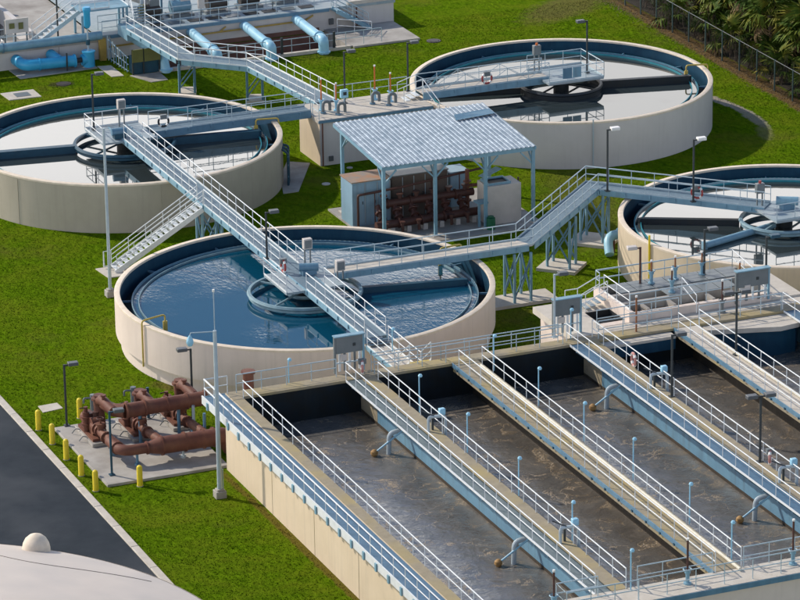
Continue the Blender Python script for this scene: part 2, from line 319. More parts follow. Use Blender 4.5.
WL = {}
def mesh_of(name, g, mt, smooth=35):
    me = bpy.data.meshes.new(name); me.from_pydata([tuple(v) for v in g[0]], [], g[1]); me.validate()
    me.materials.append(mt)
    if smooth:
        me.shade_smooth(); me.set_sharp_from_angle(angle=R(smooth))
    return me
def put(name, me, at, parent=None, rz=0):
    o = bpy.data.objects.new(name, me); C.objects.link(o)
    o.location = V3(at) - (WL[parent.name] if parent else Vector())
    o.rotation_euler.z = rz
    if parent: o.parent = parent
    WL[o.name] = V3(at)
    return o
def obj(name, g, mt, parent=None, at=None, rz=0, smooth=35, bev=0):
    """one mesh object; with at=None the shape is given in world coordinates and the origin moves to its base"""
    if at is None:
        xs, ys, zs = zip(*[tuple(v) for v in g[0]])
        at = ((min(xs) + max(xs)) / 2, (min(ys) + max(ys)) / 2, min(zs)); g = shift(g, tuple(-a for a in at))
    o = put(name, mesh_of(name, g, mt, smooth), at, parent, rz)
    if bev:
        b = o.modifiers.new('bevel', 'BEVEL'); b.width = bev; b.segments = 2; b.limit_method = 'ANGLE'
    return o
def thing(name, label, cat, at=(0, 0, 0), group=None, rz=0):
    o = put(name, None, at, None, rz); o['label'] = label; o['category'] = cat
    if group: o['group'] = group
    return o
def tag(o, label, cat, group=None):
    o['label'] = label; o['category'] = cat
    if group: o['group'] = group
    return o
def struct(name, g, mt, smooth=35):
    o = obj(name, g, mt, smooth=smooth); o['kind'] = 'structure'; return o
def dup(root, at, rz=0, label=None, group=None, sc=1):
    def cp(o, par):
        c = o.copy(); C.objects.link(c)
        if par: c.parent = par
        for k in o.children: cp(k, c)
        return c
    r = cp(root, None); r.location = at; r.rotation_euler.z = rz; r.scale = (sc, sc, sc)
    if label: r['label'] = label
    if group: r['group'] = group
    return r

# ------------------------------------------------------------------ setting
gx = [-2500, 11.2, 26.2, 2500]; gy = [-2500, 58.35, 63.3, 2500]
gv = [(x, y, 0) for y in gy for x in gx]
gf = [(j * 4 + i, j * 4 + i + 1, j * 4 + i + 5, j * 4 + i + 4) for j in range(3) for i in range(3) if (i, j) != (1, 1)]
o = bpy.data.objects.new('lawn_ground', mesh_of('lawn_ground', (gv, gf), LAWN, 0)); C.objects.link(o); o['kind'] = 'structure'
struct('road', box(-27.3, -160, -.2, -20.25, 160, .012), ASPH)
kb = struct('kerb', box(-20.25, -160, -.2, -19.86, 160, .06), CONC)
yy = -48.0
while yy < 14:
    obj('kerb_stone', box(-20.262, yy + .012, -.15, -19.85, yy + 3.03, .11 + random.uniform(-.006, .006)), CONCL, kb, bev=.02); yy += 3.05
struct('kerb', box(-27.75, -160, -.2, -27.3, 160, .11), CONCL)
# ------------------------------------------------------------------ railings
post_mesh = {}
def pmesh(h, mt, r=.026):
    k = (round(h, 2), mt.name, r)
    if k not in post_mesh: post_mesh[k] = mesh_of('post', tube((0, 0, 0), (0, 0, h), r, 6), mt)
    return post_mesh[k]
def rail_run(par, pts, h=1.07, spacing=1.5, toe=True, mt=RAIL, mids=1, r=.031, posts=True, diag=False):
    pts = [V3(p) for p in pts]
    u = Vector((0, 0, 1))
    obj('top_rail', pipe([p + u * h for p in pts], r, 6), mt, par)
    for k in range(mids):
        obj('mid_rail', pipe([p + u * (h * (k + 1) / (mids + 1) + .03) for p in pts], r * .85, 6), mt, par)
    if toe:
        for a, b in zip(pts, pts[1:]):
            obj('toe_board', beam(a + u * .055, b + u * .055, .014, .11), mt, par, smooth=0)
    me = pmesh(h, mt)
    last = None
    for a, b in zip(pts, pts[1:]):
        n = max(1, round((b - a).length / spacing))
        for i in range(n + 1):
            p = a.lerp(b, i / n)
            if last is not None and (p - last).length < .2: continue
            put('post', me, p, par); last = p
            if diag and i < n:
                q = a.lerp(b, (i + 1) / n)
                A, B = (p, q) if i % 2 else (q, p)
                obj('brace', tube(A + u * .1, B + u * (h - .05), .022, 5), mt, par)
def railing(pts, label, group=None, name='guard_rail', **k):
    t = thing(name, label, 'railing', pts[0], group); rail_run(t, pts, **k); return t
def sub_railing(par, pts, **k):
    """railing that is part of a bridge or stair: its top rail is the part, the rest sub-parts"""
    h = k.pop('h', 1.07); mt = k.get('mt', RAIL); u = Vector((0, 0, 1))
    top = obj('railing', pipe([V3(p) + u * h for p in pts], .031, 6), mt, par)
    pts = [V3(p) for p in pts]
    for j in range(k.get('mids', 1)):
        obj('mid_rail', pipe([p + u * (h * (j + 1) / (k.get('mids', 1) + 1) + .02) for p in pts], .026, 6), mt, top)
    if k.get('toe', True):
        for a, b in zip(pts, pts[1:]): obj('toe_board', beam(a + u * .06, b + u * .06, .014, .12), mt, top, smooth=0)
    me = pmesh(h, mt); last = None
    for a, b in zip(pts, pts[1:]):
        n = max(1, round((b - a).length / k.get('spacing', 1.5)))
        for i in range(n + 1):
            p = a.lerp(b, i / n)
            if last is not None and (p - last).length < .2: continue
            put('post', me, p, top); last = p
            if k.get('diag') and i < n:
                q = a.lerp(b, (i + 1) / n); A, B = (p, q) if i % 2 else (q, p)
                obj('brace', tube(A + u * .1, B + u * (h - .05), .022, 5), mt, top)
    return top

# ------------------------------------------------------------------ clarifier tanks
def tank(cx, cy, Ro, wallm, label, water, feed_r, feedm, arms, step=None):
    t = thing('clarifier_tank', label, 'tank', (cx, cy, 0), 'round clarifier tanks')
    H = 3.2; at = (cx, cy, 0)
    if step:
        prof = [(step, -.4), (step, .75), (Ro, .92), (Ro, H), (Ro - .3, H), (Ro - .3, -.4)]
    else:
        prof = [(Ro, -.4), (Ro, H), (Ro - .3, H), (Ro - .3, -.4)]
    obj('wall', lathe(prof, 160, True), wallm, t, at)
    obj('coping', lathe([(Ro + .012, H - .03), (Ro + .012, H + .08), (Ro - .02, H + .1), (Ro - .32, H + .1), (Ro - .34, H + .08), (Ro - .34, H - .03)], 160, True), CREAM, t, at)
    obj('lining', lathe([(Ro - .306, H - .03), (Ro - .306, 1.7)], 160), NAVY, t, at)
    obj('trough_floor', lathe([(Ro - .31, 1.9), (Ro - 1.0, 1.9)], 128), NAVYD, t, at)
    obj('launder', lathe([(Ro - 1.0, 1.8), (Ro - 1.0, 2.66), (Ro - 1.07, 2.66), (Ro - 1.07, 1.8)], 160, True), TEAL if water is not WATB else LAUN, t, at)
    obj('baffle', lathe([(Ro - 1.42, 2.3), (Ro - 1.42, 2.64), (Ro - 1.47, 2.64), (Ro - 1.47, 2.3)], 160, True), TEAL if water is not WATB else LAUN, t, at)
    # toothed weir plate
    n = 420; wv, wf = [], []
    for i in range(n):
        a = 2 * PI * i / n; zz = 2.70 if i % 2 else 2.66
        for z in (2.5, zz): wv.append(((Ro - 1.085) * math.cos(a), (Ro - 1.085) * math.sin(a), z))
    for i in range(n):
        j = (i + 1) % n; wf.append((2 * i, 2 * j, 2 * j + 1, 2 * i + 1))
    obj('weir_plate', (wv, wf), RAIL if cx > 30 and cy < 1 else STEELM, t, at)
    for a in range(12):
        a = R(a * 30 + 9); c, s = math.cos(a), math.sin(a)
        obj('launder_bracket', beam(((Ro - .32) * c, (Ro - .32) * s, 2.5), ((Ro - 1.02) * c, (Ro - 1.02) * s, 2.5), .08, .12), STEELM, t, (cx, cy, 0))
    w_ = obj('water', disc(Ro - 1.075, 2.52), water, None, at); w_['kind'] = 'structure'
    # feed well ring, column, drive
    fr = feed_r; zs = 2.3 if feedm is BLACKS else 2.66
    obj('feed_well', lathe([(fr, zs), (fr, 2.8), (fr + .1, 2.9), (fr + .04, 3.02), (fr - .12, 3.02), (fr - .18, 2.9), (fr - .08, 2.8), (fr - .08, zs)], 96, True), feedm, t, at)
    obj('centre_column', cyl(0, 0, 1.0, .55, 2.35, 24), BLACKS, t, at)
    obj('drive_unit', lathe([(0, 3.64), (.5, 3.64), (.95, 3.5), (1.0, 3.2), (.6, 3.1), (0, 3.1)], 32), STEELM if water is WATB else STEELD, t, at)
    if water is WATB: obj('inner_ring', lathe([(1.1, 2.75), (1.16, 2.85), (1.1, 2.95), (1.02, 2.95), (.98, 2.85), (1.02, 2.75)], 48, True), LAUN, t, at)
    for a in range(4):
        a = R(a * 90 + 35); c, s = math.cos(a), math.sin(a)
        obj('feed_well_strut', beam((.5 * c, .5 * s, 3.0), ((fr - .12) * c, (fr - .12) * s, 2.93), .1, .1), feedm, t, at)
    for kind, a0, r0, r1, sz, z, m_ in arms:
        a = R(a0); c, s = math.cos(a), math.sin(a)
        if kind == 'pipe': g = tube((r0 * c, r0 * s, z), (r1 * c, r1 * s, z), sz, 12)
        else: g = beam((r0 * c, r0 * s, z), (r1 * c, r1 * s, z), sz, .55)
        ar = obj('skimmer_arm', g, m_, t, at)
        obj('arm_end', cbox((r1) * c, (r1) * s, z - .3, .3, .3, .55), m_, ar, at)
    return t
T1, T2, T3, T4 = (0, 0), (32.37, 33.5), (0, 33.5), (32.37, 0)
t1 = tank(*T1, 11.43, PALE, 'pale round tank of rippled blue water with a stepped wall, nearest the basins', WATB, 3.4, LAUN,
          [('beam', -11, 3.5, 9.8, .35, 2.62, STEELD)], step=10.64)
t2 = tank(*T2, 10.64, GREYW, 'grey walled round tank with a shade-dark centre ring, below the palm fence', WATD, 2.85, BLACKS,
          [('beam', -13.2, 2.9, 9.2, .4, 2.75, BLACKS), ('beam', 166, 2.9, 9.0, .4, 2.6, BLACKS)])
t3 = tank(*T3, 10.64, TAUPE, 'taupe round tank with a teal centre ring and the side stair at its foot', WATC, 3.4, STEELD,
          [('beam', 171, 3.4, 9.2, .5, 2.75, STEELD), ('beam', -9.3, .6, 9.2, .5, 2.75, STEELD)])
t4 = tank(*T4, 10.44, BEIGE, 'beige sunlit round tank with a yellow pipe on its wall, right of the lawn', WATC, 2.75, LAUN,
          [('pipe', 197, .9, 6.9, .22, 2.72, STEEL), ('beam', 152, 2.8, 9.0, .35, 2.6, BLACKS)])
# yellow sample pipes over the rims
def rim_pipe(par, cx, cy, Ro, a0, zl):
    a = R(a0); c, s = math.cos(a), math.sin(a)
    P = lambda r, z: (cx + r * c, cy + r * s, z)
    p = obj('sample_pipe', pipe([P(Ro + .1, zl), P(Ro + .1, 3.55), P(Ro - 1.5, 3.6), P(Ro - 1.5, 2.3)], .055, 8, .2), YELP, par)
    obj('bracket', cbox(*P(Ro - 1.5, 0)[:2], 2.3, .26, .1, .9), YELP, p)
rim_pipe(t1, *T1, 11.43, 193, .7); rim_pipe(t2, *T2, 10.64, -10, 2.9); rim_pipe(t3, *T3, 10.64, -6, 2.9); rim_pipe(t1, *T1, 11.43, 12, 2.6)
obj('wall_pipe', pipe([(32.37 + 10.52 * math.cos(R(190.5)), 10.52 * math.sin(R(190.5)), z) for z in (0, 3.1, 3.9)], .07, 8), YEL, t4)
obj('conduit', tube((32.37 + 10.7 * math.cos(R(257)), 33.5 + 10.7 * math.sin(R(257)), .1), (32.37 + 10.7 * math.cos(R(257)), 33.5 + 10.7 * math.sin(R(257)), 3.5), .05, 6), GALV, t2)
for a in (-96, -150):
    obj('wall_joint', beam((10.655 * math.cos(R(a)), 33.5 + 10.655 * math.sin(R(a)), 0), (10.655 * math.cos(R(a)), 33.5 + 10.655 * math.sin(R(a)), 3.1), .03, .02), TAUPE, t3)

# ------------------------------------------------------------------ footbridges
def deck_seg(par, a, b, w, dm=GRATE, gm=STEEL, gd=.36):
    a, b = V3(a), V3(b); d = (b - a).normalized(); s = Vector((d.y, -d.x, 0)).normalized()
    if dm: obj('deck', beam(a - Vector((0, 0, .03)), b - Vector((0, 0, .03)), w, .06), dm, par, smooth=0)
    for k in (-1, 1):
        off = s * (k * (w / 2 + .03)) - Vector((0, 0, gd / 2 - .02))
        g = obj('girder', join(beam(a + off, b + off, .05, gd)), gm, par, smooth=0)
        L_ = (b - a).length; n = max(1, int(L_ / 1.6))
        for i in range(n):
            p = a.lerp(b, (i + .5) / n) + s * (k * (w / 2 + .085)) - Vector((0, 0, .1))
            obj('stiffener', cbox(0, 0, -.12, .09, .09, .24), gm, g, p)
def side(pts, off):
    """polyline shifted sideways in plan by off (mitred)"""
    pts = [V3(p) for p in pts]; out = []
    for i, p in enumerate(pts):
        ds = []
        if i: ds.append((p - pts[i - 1]).normalized())
        if i < len(pts) - 1: ds.append((pts[i + 1] - p).normalized())
        ns = [Vector((d.y, -d.x, 0)).normalized() for d in ds]
        nn = sum(ns, Vector()).normalized(); k = nn.dot(ns[0])
        out.append(p + nn * (off / max(k, .3)))
    return out
def deck_poly(par, pts, w, m_, lo=0, hi=None):
    A, B = side(pts, -w / 2)[lo:hi], side(pts, w / 2)[lo:hi]; n = len(A)
    v = [tuple(p) for p in A] + [tuple(p) for p in B]; v += [(x, y, z - .06) for x, y, z in v]
    f = [(i, i + 1, n + i + 1, n + i) for i in range(n - 1)] + [(2 * n + i, 3 * n + i, 3 * n + i + 1, 2 * n + i + 1) for i in range(n - 1)]
    f += [(i + 1, i, 2 * n + i, 2 * n + i + 1) for i in range(n - 1)] + [(n + i, n + i + 1, 3 * n + i + 1, 3 * n + i) for i in range(n - 1)] + [(0, n, 3 * n, 2 * n), (2 * n - 1, n - 1, 3 * n - 1, 4 * n - 1)]
    obj('deck', (v, f), m_, par, smooth=0)
Z = 3.72
W = .66
# bridge from the taupe tank over the blue tank to the basins
b1 = thing('footbridge', 'long steel footbridge from the taupe tank across the blue tank to the basins', 'footbridge', (0, 12, Z), 'steel footbridges')
deck_seg(b1, (0, 34.9, Z), (0, -11.3, Z), 1.3, GRATE, STEEL)
deck_seg(b1, (0, -11.4, 3.3), (0, -16.6, 3.3), 1.3, CONCL, STEEL, .25)
sub_railing(b1, [(W, 31.6, Z), (W, 1.6, Z)], mt=RAILW); sub_railing(b1, [(W, -1.6, Z), (W, -11.2, Z)], mt=RAILW)
sub_railing(b1, [(-W, 31.6, Z), (-W, 17.2, Z)], mt=RAILW); sub_railing(b1, [(-W, 15.9, Z), (-W, 2.4, Z)], mt=RAILW); sub_railing(b1, [(-W, -2.0, Z), (-W, -11.2, Z)], mt=RAILW)
sub_railing(b1, [(W, -11.6, 3.3), (W, -16.4, 3.3), (W, -17.9, 4.4)], mt=RAILW)
sub_railing(b1, [(-W, -11.6, 3.3), (-W, -16.4, 3.3), (-W, -17.9, 4.4)], mt=RAILW)
for i in range(6):
    obj('step', box(-.6, -16.7 - .24 * i, 3.3 + .2 * i, .6, -16.43 - .24 * i, 3.36 + .2 * i), YELP if i in (0, 5) else CONCL, b1)
for i in range(2):
    obj('step', box(-.6, -11.6 - .22 * i, 3.55 - .16 * i, .6, -11.34 - .22 * i, 3.6 - .16 * i), GRATE, b1)
def platform(par, cx, cy, hx, hy, open_sides=(), mt=RAILW):
    obj('platform', box(cx - hx, cy - hy, Z - .2, cx + hx, cy + hy, Z - .065), PLAT, par)
    E_ = {'w': [(cx - hx, cy - hy), (cx - hx, cy + hy)], 'e': [(cx + hx, cy - hy), (cx + hx, cy + hy)], 's': [(cx - hx, cy - hy), (cx + hx, cy - hy)], 'n': [(cx - hx, cy + hy), (cx + hx, cy + hy)]}
    for k, (a, b) in E_.items():
        if k not in open_sides: sub_railing(par, [(*a, Z - .06), (*b, Z - .06)], mt=mt, spacing=1.3)
platform(b1, 0, 0, 1.9, 1.9, ('n', 's', 'e')); platform(b1, -.3, 33.4, 1.9, 1.9, ('s', 'e'))
# bridge from the blue tank to the beige tank, in a zigzag
b2 = thing('footbridge', 'zigzag steel footbridge from the blue tank past the shelter to the beige tank', 'footbridge', (14.6, .6, Z), 'steel footbridges')
P2 = [(1.9, .55, Z), (14.7, .55, Z), (23.3, 9.1, Z), (31.6, .8, Z)]
for a, b in zip(P2, P2[1:]):
    deck_seg(b2, a, b, 1.3, None, STEEL)
deck_poly(b2, P2, 1.3, CONCL, 0, 2); deck_poly(b2, P2, 1.3, GRATE, 1)
sub_railing(b2, side(P2, -W)); sub_railing(b2, side(P2, W))
platform(b2, 32.6, -.3, 1.9, 1.9, ('n', 'w'), RAIL)
# bridge from the taupe tank to the valve chamber
b3 = thing('footbridge', 'straight steel footbridge from the taupe tank to the grey valve chamber', 'footbridge', (7, 33.5, Z), 'steel footbridges')
Z3 = 3.62
deck_seg(b3, (1.9, 33.4, Z3), (13.2, 33.4, Z3), 1.25, GRATE, STEELM, .5)
sub_railing(b3, [(1.9, 34.0, Z3), (13.2, 34.0, Z3)]); sub_railing(b3, [(4.6, 32.8, Z3), (13.2, 32.8, Z3)])
# bridge from the chamber to the grey tank
b4 = thing('footbridge', 'trussed steel footbridge from the valve chamber to the centre of the grey tank', 'footbridge', (26, 33.4, Z), 'steel footbridges')
deck_seg(b4, (21.6, 33.6, Z), (31.2, 33.6, Z), 1.3, CONCL, STEEL, .45)
sub_railing(b4, [(21.6, 34.25, Z), (31.2, 34.25, Z)], diag=True); sub_railing(b4, [(21.6, 32.95, Z), (31.2, 32.95, Z)], diag=True)
platform(b4, 32.7, 33.5, 2.1, 1.9, ('w',), RAIL)
# bridge from the headworks to the chamber
b5 = thing('footbridge', 'angled steel footbridge from the headworks deck down to the valve chamber', 'footbridge', (11, 52, 2.7), 'steel footbridges')
P5 = [(10.3, 61.2, 2.72), (11.0, 52.1, 2.7), (14.9, 48.2, 2.7), (15.2, 35.2, 3.42)]
for a, b in zip(P5, P5[1:]): deck_seg(b5, a, b, 1.5, None, STEEL)
deck_poly(b5, P5, 1.5, GRATE)
sub_railing(b5, side(P5, -.76), mt=RAILW); sub_railing(b5, side(P5, .76), mt=RAILW)
obj('step_down', box(9.6, 61.2, 1.8, 11.0, 63.4, 2.6), STEEL, b5)
# support frames
def bent(x, y, ang, zt, label, pad=(3.4, 2.2), w=1.5):
    t = thing('trestle', label, 'trestle', (x, y, 0), 'steel frames holding up the footbridges')
    c, s = math.cos(R(ang)), math.sin(R(ang))
    Q = lambda u, v, z: (x + u * c - v * s, y + u * s + v * c, z)
    obj('footing', prism([Q(-pad[0] / 2, -pad[1] / 2, 0)[:2], Q(pad[0] / 2, -pad[1] / 2, 0)[:2], Q(pad[0] / 2, pad[1] / 2, 0)[:2], Q(-pad[0] / 2, pad[1] / 2, 0)[:2]], -.1, .2), CONCL, t)
    for u in (-.55, .55):
        for v in (-w / 2, w / 2): obj('leg', beam(Q(u, v, .2), Q(u, v, zt), .14, .14), STEELM if zt < 3 else STEEL, t)
    for u in (-.55, .55):
        for k in (-1, 1): obj('brace', beam(Q(u, -k * w / 2, .5), Q(u, k * w / 2, zt - .3), .09, .09), STEELM, t)
    for k in (-1, 1):
        v = k * w / 2
        obj('brace', beam(Q(-.55, v, .5), Q(.55, v, zt - .4), .08, .08), STEELM, t)
bent(14.2, .45, 0, 3.35, 'light blue braced frame on the lawn right beside the blue tank', (4.6, 2.0)); bent(19.3, 5.1, 45, 3.35, 'light blue braced frame between two others under the diagonal footbridge', (2.2, 2.6)); bent(23.4, 8.9, 45, 3.35, 'light blue braced frame at the footbridge bend beside the beige tank', (2.4, 2.8))
bent(11.1, 52.3, -20, 2.35, 'blue braced frame under the bend nearer the headworks building', (1.3, 1.7)); bent(14.9, 48.4, -20, 2.35, 'blue braced frame under the bend nearer the valve chamber', (1.3, 1.7))
bent(0, 16.9, 90, 3.35, 'blue braced frame at the head of the side stair', (2.2, 2), 1.3)
# side stair
st = thing('stair', 'white steel stair from the lawn up to the long footbridge beside the taupe tank', 'stair', (-6.7, 16.5, 0))
n = 18
for i in range(n):
    x = -.75 - 5.75 * i / (n - 1); z = 3.55 - 3.35 * i / (n - 1)
    obj('tread', box(x - .16, 16.02, z, x + .16, 16.98, z + .05), RAILW, st, smooth=0)
for y in (15.95, 17.05):
    obj('stringer', beam((-.6, y, 3.52), (-6.7, y, .05), .06, .34), RAILW, st, smooth=0)
    sub_railing(st, [(-.7, y, 3.72), (-6.6, y, .25)], mt=RAILW, toe=False, mids=2, h=.98)
obj('newel', pipe([(-6.6, 17.05, .2), (-7.1, 17.05, .2), (-7.1, 17.05, 1.2), (-6.6, 17.05, 1.2)], .035, 6), RAILW, st)
tag(obj('concrete_pad', prism([(-7.6, 17.3), (-7.4, 15.3), (-5.6, 15.3), (-5.6, 17.3)], -.1, .06), CONCL), 'small concrete landing pad at the foot of the white side stair', 'pad', 'concrete pads on the lawn')

# ------------------------------------------------------------------ aeration basins
ZB = 4.5
ab = thing('aeration_basin', 'long concrete aeration basin of foaming brown water split by walkway walls', 'basin', (5, -36, 0))
X0, X1, Y0, Y1 = -12.05, 40.0, -53.1, -18.25
obj('outer_wall', box(X0 + .25, Y0, -.3, -11.22, Y1, ZB), BEIGE, ab)
obj('outer_wall_coping', box(-11.75, -51.6, ZB - .02, -11.14, -18.25, ZB + .03), TAN, ab)
obj('far_wall', box(-11.22, -19.16, -.3, X1, Y1, ZB - .12), PALE, ab)
obj('far_wall_coping', box(-11.14, -19.24, ZB - .12, X1, Y1 - .03, ZB + .03), TAN, ab)
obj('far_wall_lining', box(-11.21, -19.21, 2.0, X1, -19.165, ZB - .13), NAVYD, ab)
obj('near_wall', box(-11.22, Y0 + .05, -.3, X1, -52.0, ZB - .25), PALE, ab)
obj('near_deck', box(-11.13, Y0 - .12, ZB - .25, X1, -51.45, ZB), CONCL, ab)
obj('deck_edge', box(-11.13, Y0 - .18, ZB - .3, X1, Y0 - .125, ZB - .02), STEELM, ab)
def strip(name, g, m_): return obj(name, g, m_, ab)
YA, YB = -51.5, -19.2
for k, xl in enumerate((-4.12, 9.5)):
    strip('divider_wall', box(xl, YA, -.3, xl + .7, YB, ZB - .1), (BLUEW, BLUEW)[k])
    strip('divider_end', box(xl - .012, -21.6, 2.3, xl, YB, ZB - .15), TAN)
    strip('divider_coping', box(xl + .02, YA, ZB - .1, xl + .84, YB, ZB + .02), TAN)
    strip('stain_band', box(xl - .02, YA, 2.4, xl - .001, YB, 2.72), RUSTW)
    gm = (GRATEG, GRATEB)[k]
    strip('grating', box(xl - .86, YA, ZB - .08, xl + .0, YB, ZB - .02), gm)
    strip('edge_angle', box(xl - .92, YA, ZB - .07, xl - .862, YB, ZB + .03), RAILW)
    y = YB - .8
    while y > YA:
        strip('bracket', join(beam((xl - .85, y, ZB - .16), (xl - .02, y, ZB - .16), .08, .1), beam((xl - .8, y, ZB - .2), (xl - .02, y, ZB - .85), .08, .08)), STEELM); y -= 1.62
for k, xl in enumerate((1.42, 15.2)):
    strip('walkway_slab', box(xl, YA, ZB - .28, xl + 1.5, YB, ZB), (TAN, CONCL)[k])
    strip('slab_edge', box(xl - .06, YA, ZB - .2, xl - .002, YB, ZB + .05), STEELM)
    strip('divider_wall', box(xl + 1.2, YA, -.3, xl + 1.49, YB, ZB - .28), RUSTW); strip('slab_rib', box(xl + .02, YA, ZB - .46, xl + .3, YB, ZB - .281), TAN)
    strip('air_pipe', tube((xl + 1.2, YA - .4, ZB + .12), (xl + 1.2, YB - 1.2, ZB + .12), .085, 10), mat('cream pipe %d' % k, (.62, .60, .52), (.52, .48, .37), 3, .5))
    y = YB - .8
    while y > YA:
        strip('slab_bolt', cbox(xl - .08, y, ZB - .22, .06, .12, .12), STEELD); y -= 1.6
xl = 23.1
strip('divider_wall', box(xl, YA, -.3, xl + .7, YB, ZB - .1), BLUEW); strip('divider_coping', box(xl, YA, ZB - .1, xl + .84, YB, ZB + .02), TAN)
strip('grating', box(xl - .86, YA, ZB - .08, xl, YB, ZB - .02), GRATEB); strip('edge_angle', box(xl - .92, YA, ZB - .07, xl - .862, YB, ZB + .03), RAILW)
# launder boxes along the far wall
strip('launder_box', box(10.6, -19.95, 3.55, 14.9, -19.25, 4.2), NAVY)
strip('launder_ledge', box(10.4, -20.0, 4.2, 14.9, -19.25, 4.36), CONCL)
strip('curved_cover', prism([(16.9, -19.26), (16.9, -20.0)] + [(19.6 + 2.9 * math.cos(R(a)), -20.1 - 1.0 * math.sin(R(a)) * 0 + .55 * math.sin(R(a)) * 0 - .0) for a in ()] + [(21.0, -21.2), (22.3, -21.0), (22.9, -20.2), (22.9, -19.26)], 4.1, 4.38), CONCL)
strip('curved_apron', prism([(17.2, -19.25), (17.2, -19.9), (21.0, -20.9), (22.2, -20.7), (22.7, -20.0), (22.7, -19.25)], 2.2, 4.09), NAVY)
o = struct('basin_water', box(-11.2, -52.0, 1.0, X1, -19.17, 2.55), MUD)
# outer steel walkway
ow = thing('outer_walkway', 'blue grey steel walkway cantilevered along the sunlit beige basin wall', 'walkway', (-12.4, -35, ZB))
obj('deck', box(-13.08, -53, ZB - .09, -11.76, -18.3, ZB - .02), GRATEB, ow)
obj('edge_channel', box(-13.16, -53, ZB - .36, -13.09, -18.3, ZB + .1), RAILW, ow)
for y in (-25.4, -31.6, -37.8, -44.0): obj('wall_joint', box(-11.812, y, .0, -11.801, y + .03, ZB - .5), TAN, ab)
y = -19.3
while y > -52.6:
    g = obj('bracket', join(beam((-13.1, y, ZB - .2), (-11.81, y, ZB - .2), .1, .14), beam((-13.0, y, ZB - .3), (-11.81, y, ZB - 1.0), .09, .09)), RAILW, ow)
    obj('bolt_plate', cbox(-13.2, y, ZB - .42, .07, .2, .42), STEEL, g)
    y -= 1.62
obj('end_plate', box(-13.1, -18.29, ZB - .3, -11.7, -18.22, ZB), STEELM, ow)
# railings round the basins
G = 'railings round the aeration basins'
YN = -51.5
railing([(-11.7, -18.45, ZB), (-13.03, -18.45, ZB), (-13.03, -53, ZB)], 'white guard rail on the outermost edge of the cantilevered walkway', G, mt=RAILW, toe=False)
railing([(-11.16, -19.5, ZB), (-11.16, -52.5, ZB)], 'white guard rail on the tan coping of the outer basin wall', G, mt=RAILW, toe=False)
railing([(-5.0, -19.2, ZB), (-5.0, YN, ZB)], 'white guard rail along the grey green grating, on its outer edge', G, mt=RAILW, toe=False)
railing([(-3.36, -19.9, ZB), (-3.36, YN, ZB)], 'white guard rail beside the valves on the grey green grating walkway', G, mt=RAILW, toe=False)
railing([(1.46, -20.0, ZB), (1.46, YN, ZB)], 'white guard rail on the blue edged side of the tan slab walkway', G, mt=RAILW, toe=False)
railing([(2.87, -20.0, ZB), (2.87, YN, ZB)], 'white guard rail behind the cream pipe on the tan slab walkway', G, mt=RAILW, toe=False)
railing([(8.7, -18.6, ZB), (8.7, YN, ZB)], 'white guard rail on the edge of the bright blue grating', G, mt=RAILW, toe=False)
railing([(10.3, -18.6, ZB), (10.3, YN, ZB)], 'white guard rail beside the life rings on the bright blue grating walkway', G, mt=RAILW, toe=False)
railing([(15.25, -19.6, ZB), (15.25, YN, ZB)], 'white guard rail on the brown stained side of the light slab walkway', G, mt=RAILW, toe=False)
railing([(16.58, -19.6, ZB), (16.58, YN, ZB)], 'white guard rail behind the cream pipe on the light slab walkway', G, mt=RAILW, toe=False)
railing([(22.25, -19.0, ZB), (22.25, YN, ZB)], 'white guard rail of the last blue walkway near the beige tank', G, mt=RAILW, toe=False)
railing([(-11.2, -18.5, ZB), (-5.3, -18.5, ZB)], 'pale guard rail along the tan far wall of the first basin bay', G, toe=False)
railing([(1.0, -18.5, ZB), (8.2, -18.5, ZB)], 'pale guard rail along the tan far wall beside the white double panel stand', G, toe=False)
railing([(-3.2, -18.5, ZB), (1.0, -18.5, ZB)], 'short pale guard rail on the far wall at the footbridge landing', G, toe=False)
railing([(-3.2, -18.95, ZB), (8.3, -18.95, ZB)], 'pale guard rail on the water side of the tan far wall', G, toe=False)
railing([(-2.75, YN, ZB), (1.3, YN, ZB)], 'pale guard rail on the near deck over the second basin bay', G, toe=False)
railing([(3.0, YN, ZB), (8.6, YN, ZB)], 'pale guard rail on the near deck over the third basin bay', G, toe=False)
railing([(-3.4, -52.95, ZB), (12, -52.95, ZB)], 'pale guard rail on the outer edge of the near deck', G, toe=False)
railing([(-5.0, -51.8, ZB), (-7.2, -51.8, ZB), (-7.2, -53.0, ZB), (-3.4, -53.0, ZB)], 'small pale guard rail round the corner landing of the near deck', G, toe=False)

# ------------------------------------------------------------------ inlet channel block beyond the basins
ic = thing('inlet_channel', 'concrete inlet channel block with open troughs between the basins and beige tank', 'channel', (16, -15.5, 0))
YF = -12.4
obj('base_block', box(9.9, YF, -.3, 24.5, -18.24, 4.1), PALE, ic)
obj('near_slab', box(9.4, -18.27, 4.1, 24.5, -17.2, ZB - .02), CONCL, ic)
for x0, x1, y0, y1, z1, m_ in ((9.4, 11.7, -17.2, YF, ZB - .02, CONCL), (11.7, 13.3, -17.2, -16.7, ZB, PALE), (11.7, 13.3, -14.6, YF, ZB, CONCL), (13.3, 13.6, -17.2, YF, 5.1, PALE)):
    obj('slab', box(x0, y0, 4.1, x1, y1, z1), m_, ic)
obj('pit_floor', box(11.7, -16.7, 4.1, 13.3, -14.6, 4.12), DARK, ic); obj('pit_dark_sides', join(box(11.701, -14.64, 4.12, 13.29, -14.601, ZB - .03), box(13.255, -16.69, 4.12, 13.295, -14.65, ZB - .03)), DARK, ic)  # near black floor and side sheets paint the pit's shade
for y in (-17.15, -15.75, -14.3, -12.75):
    obj('trough_wall', box(13.6, y - .02, 4.1, 22.5, y + .3, 5.1 if y > -17 else 4.95), CONC if y > -17 else PALE, ic)
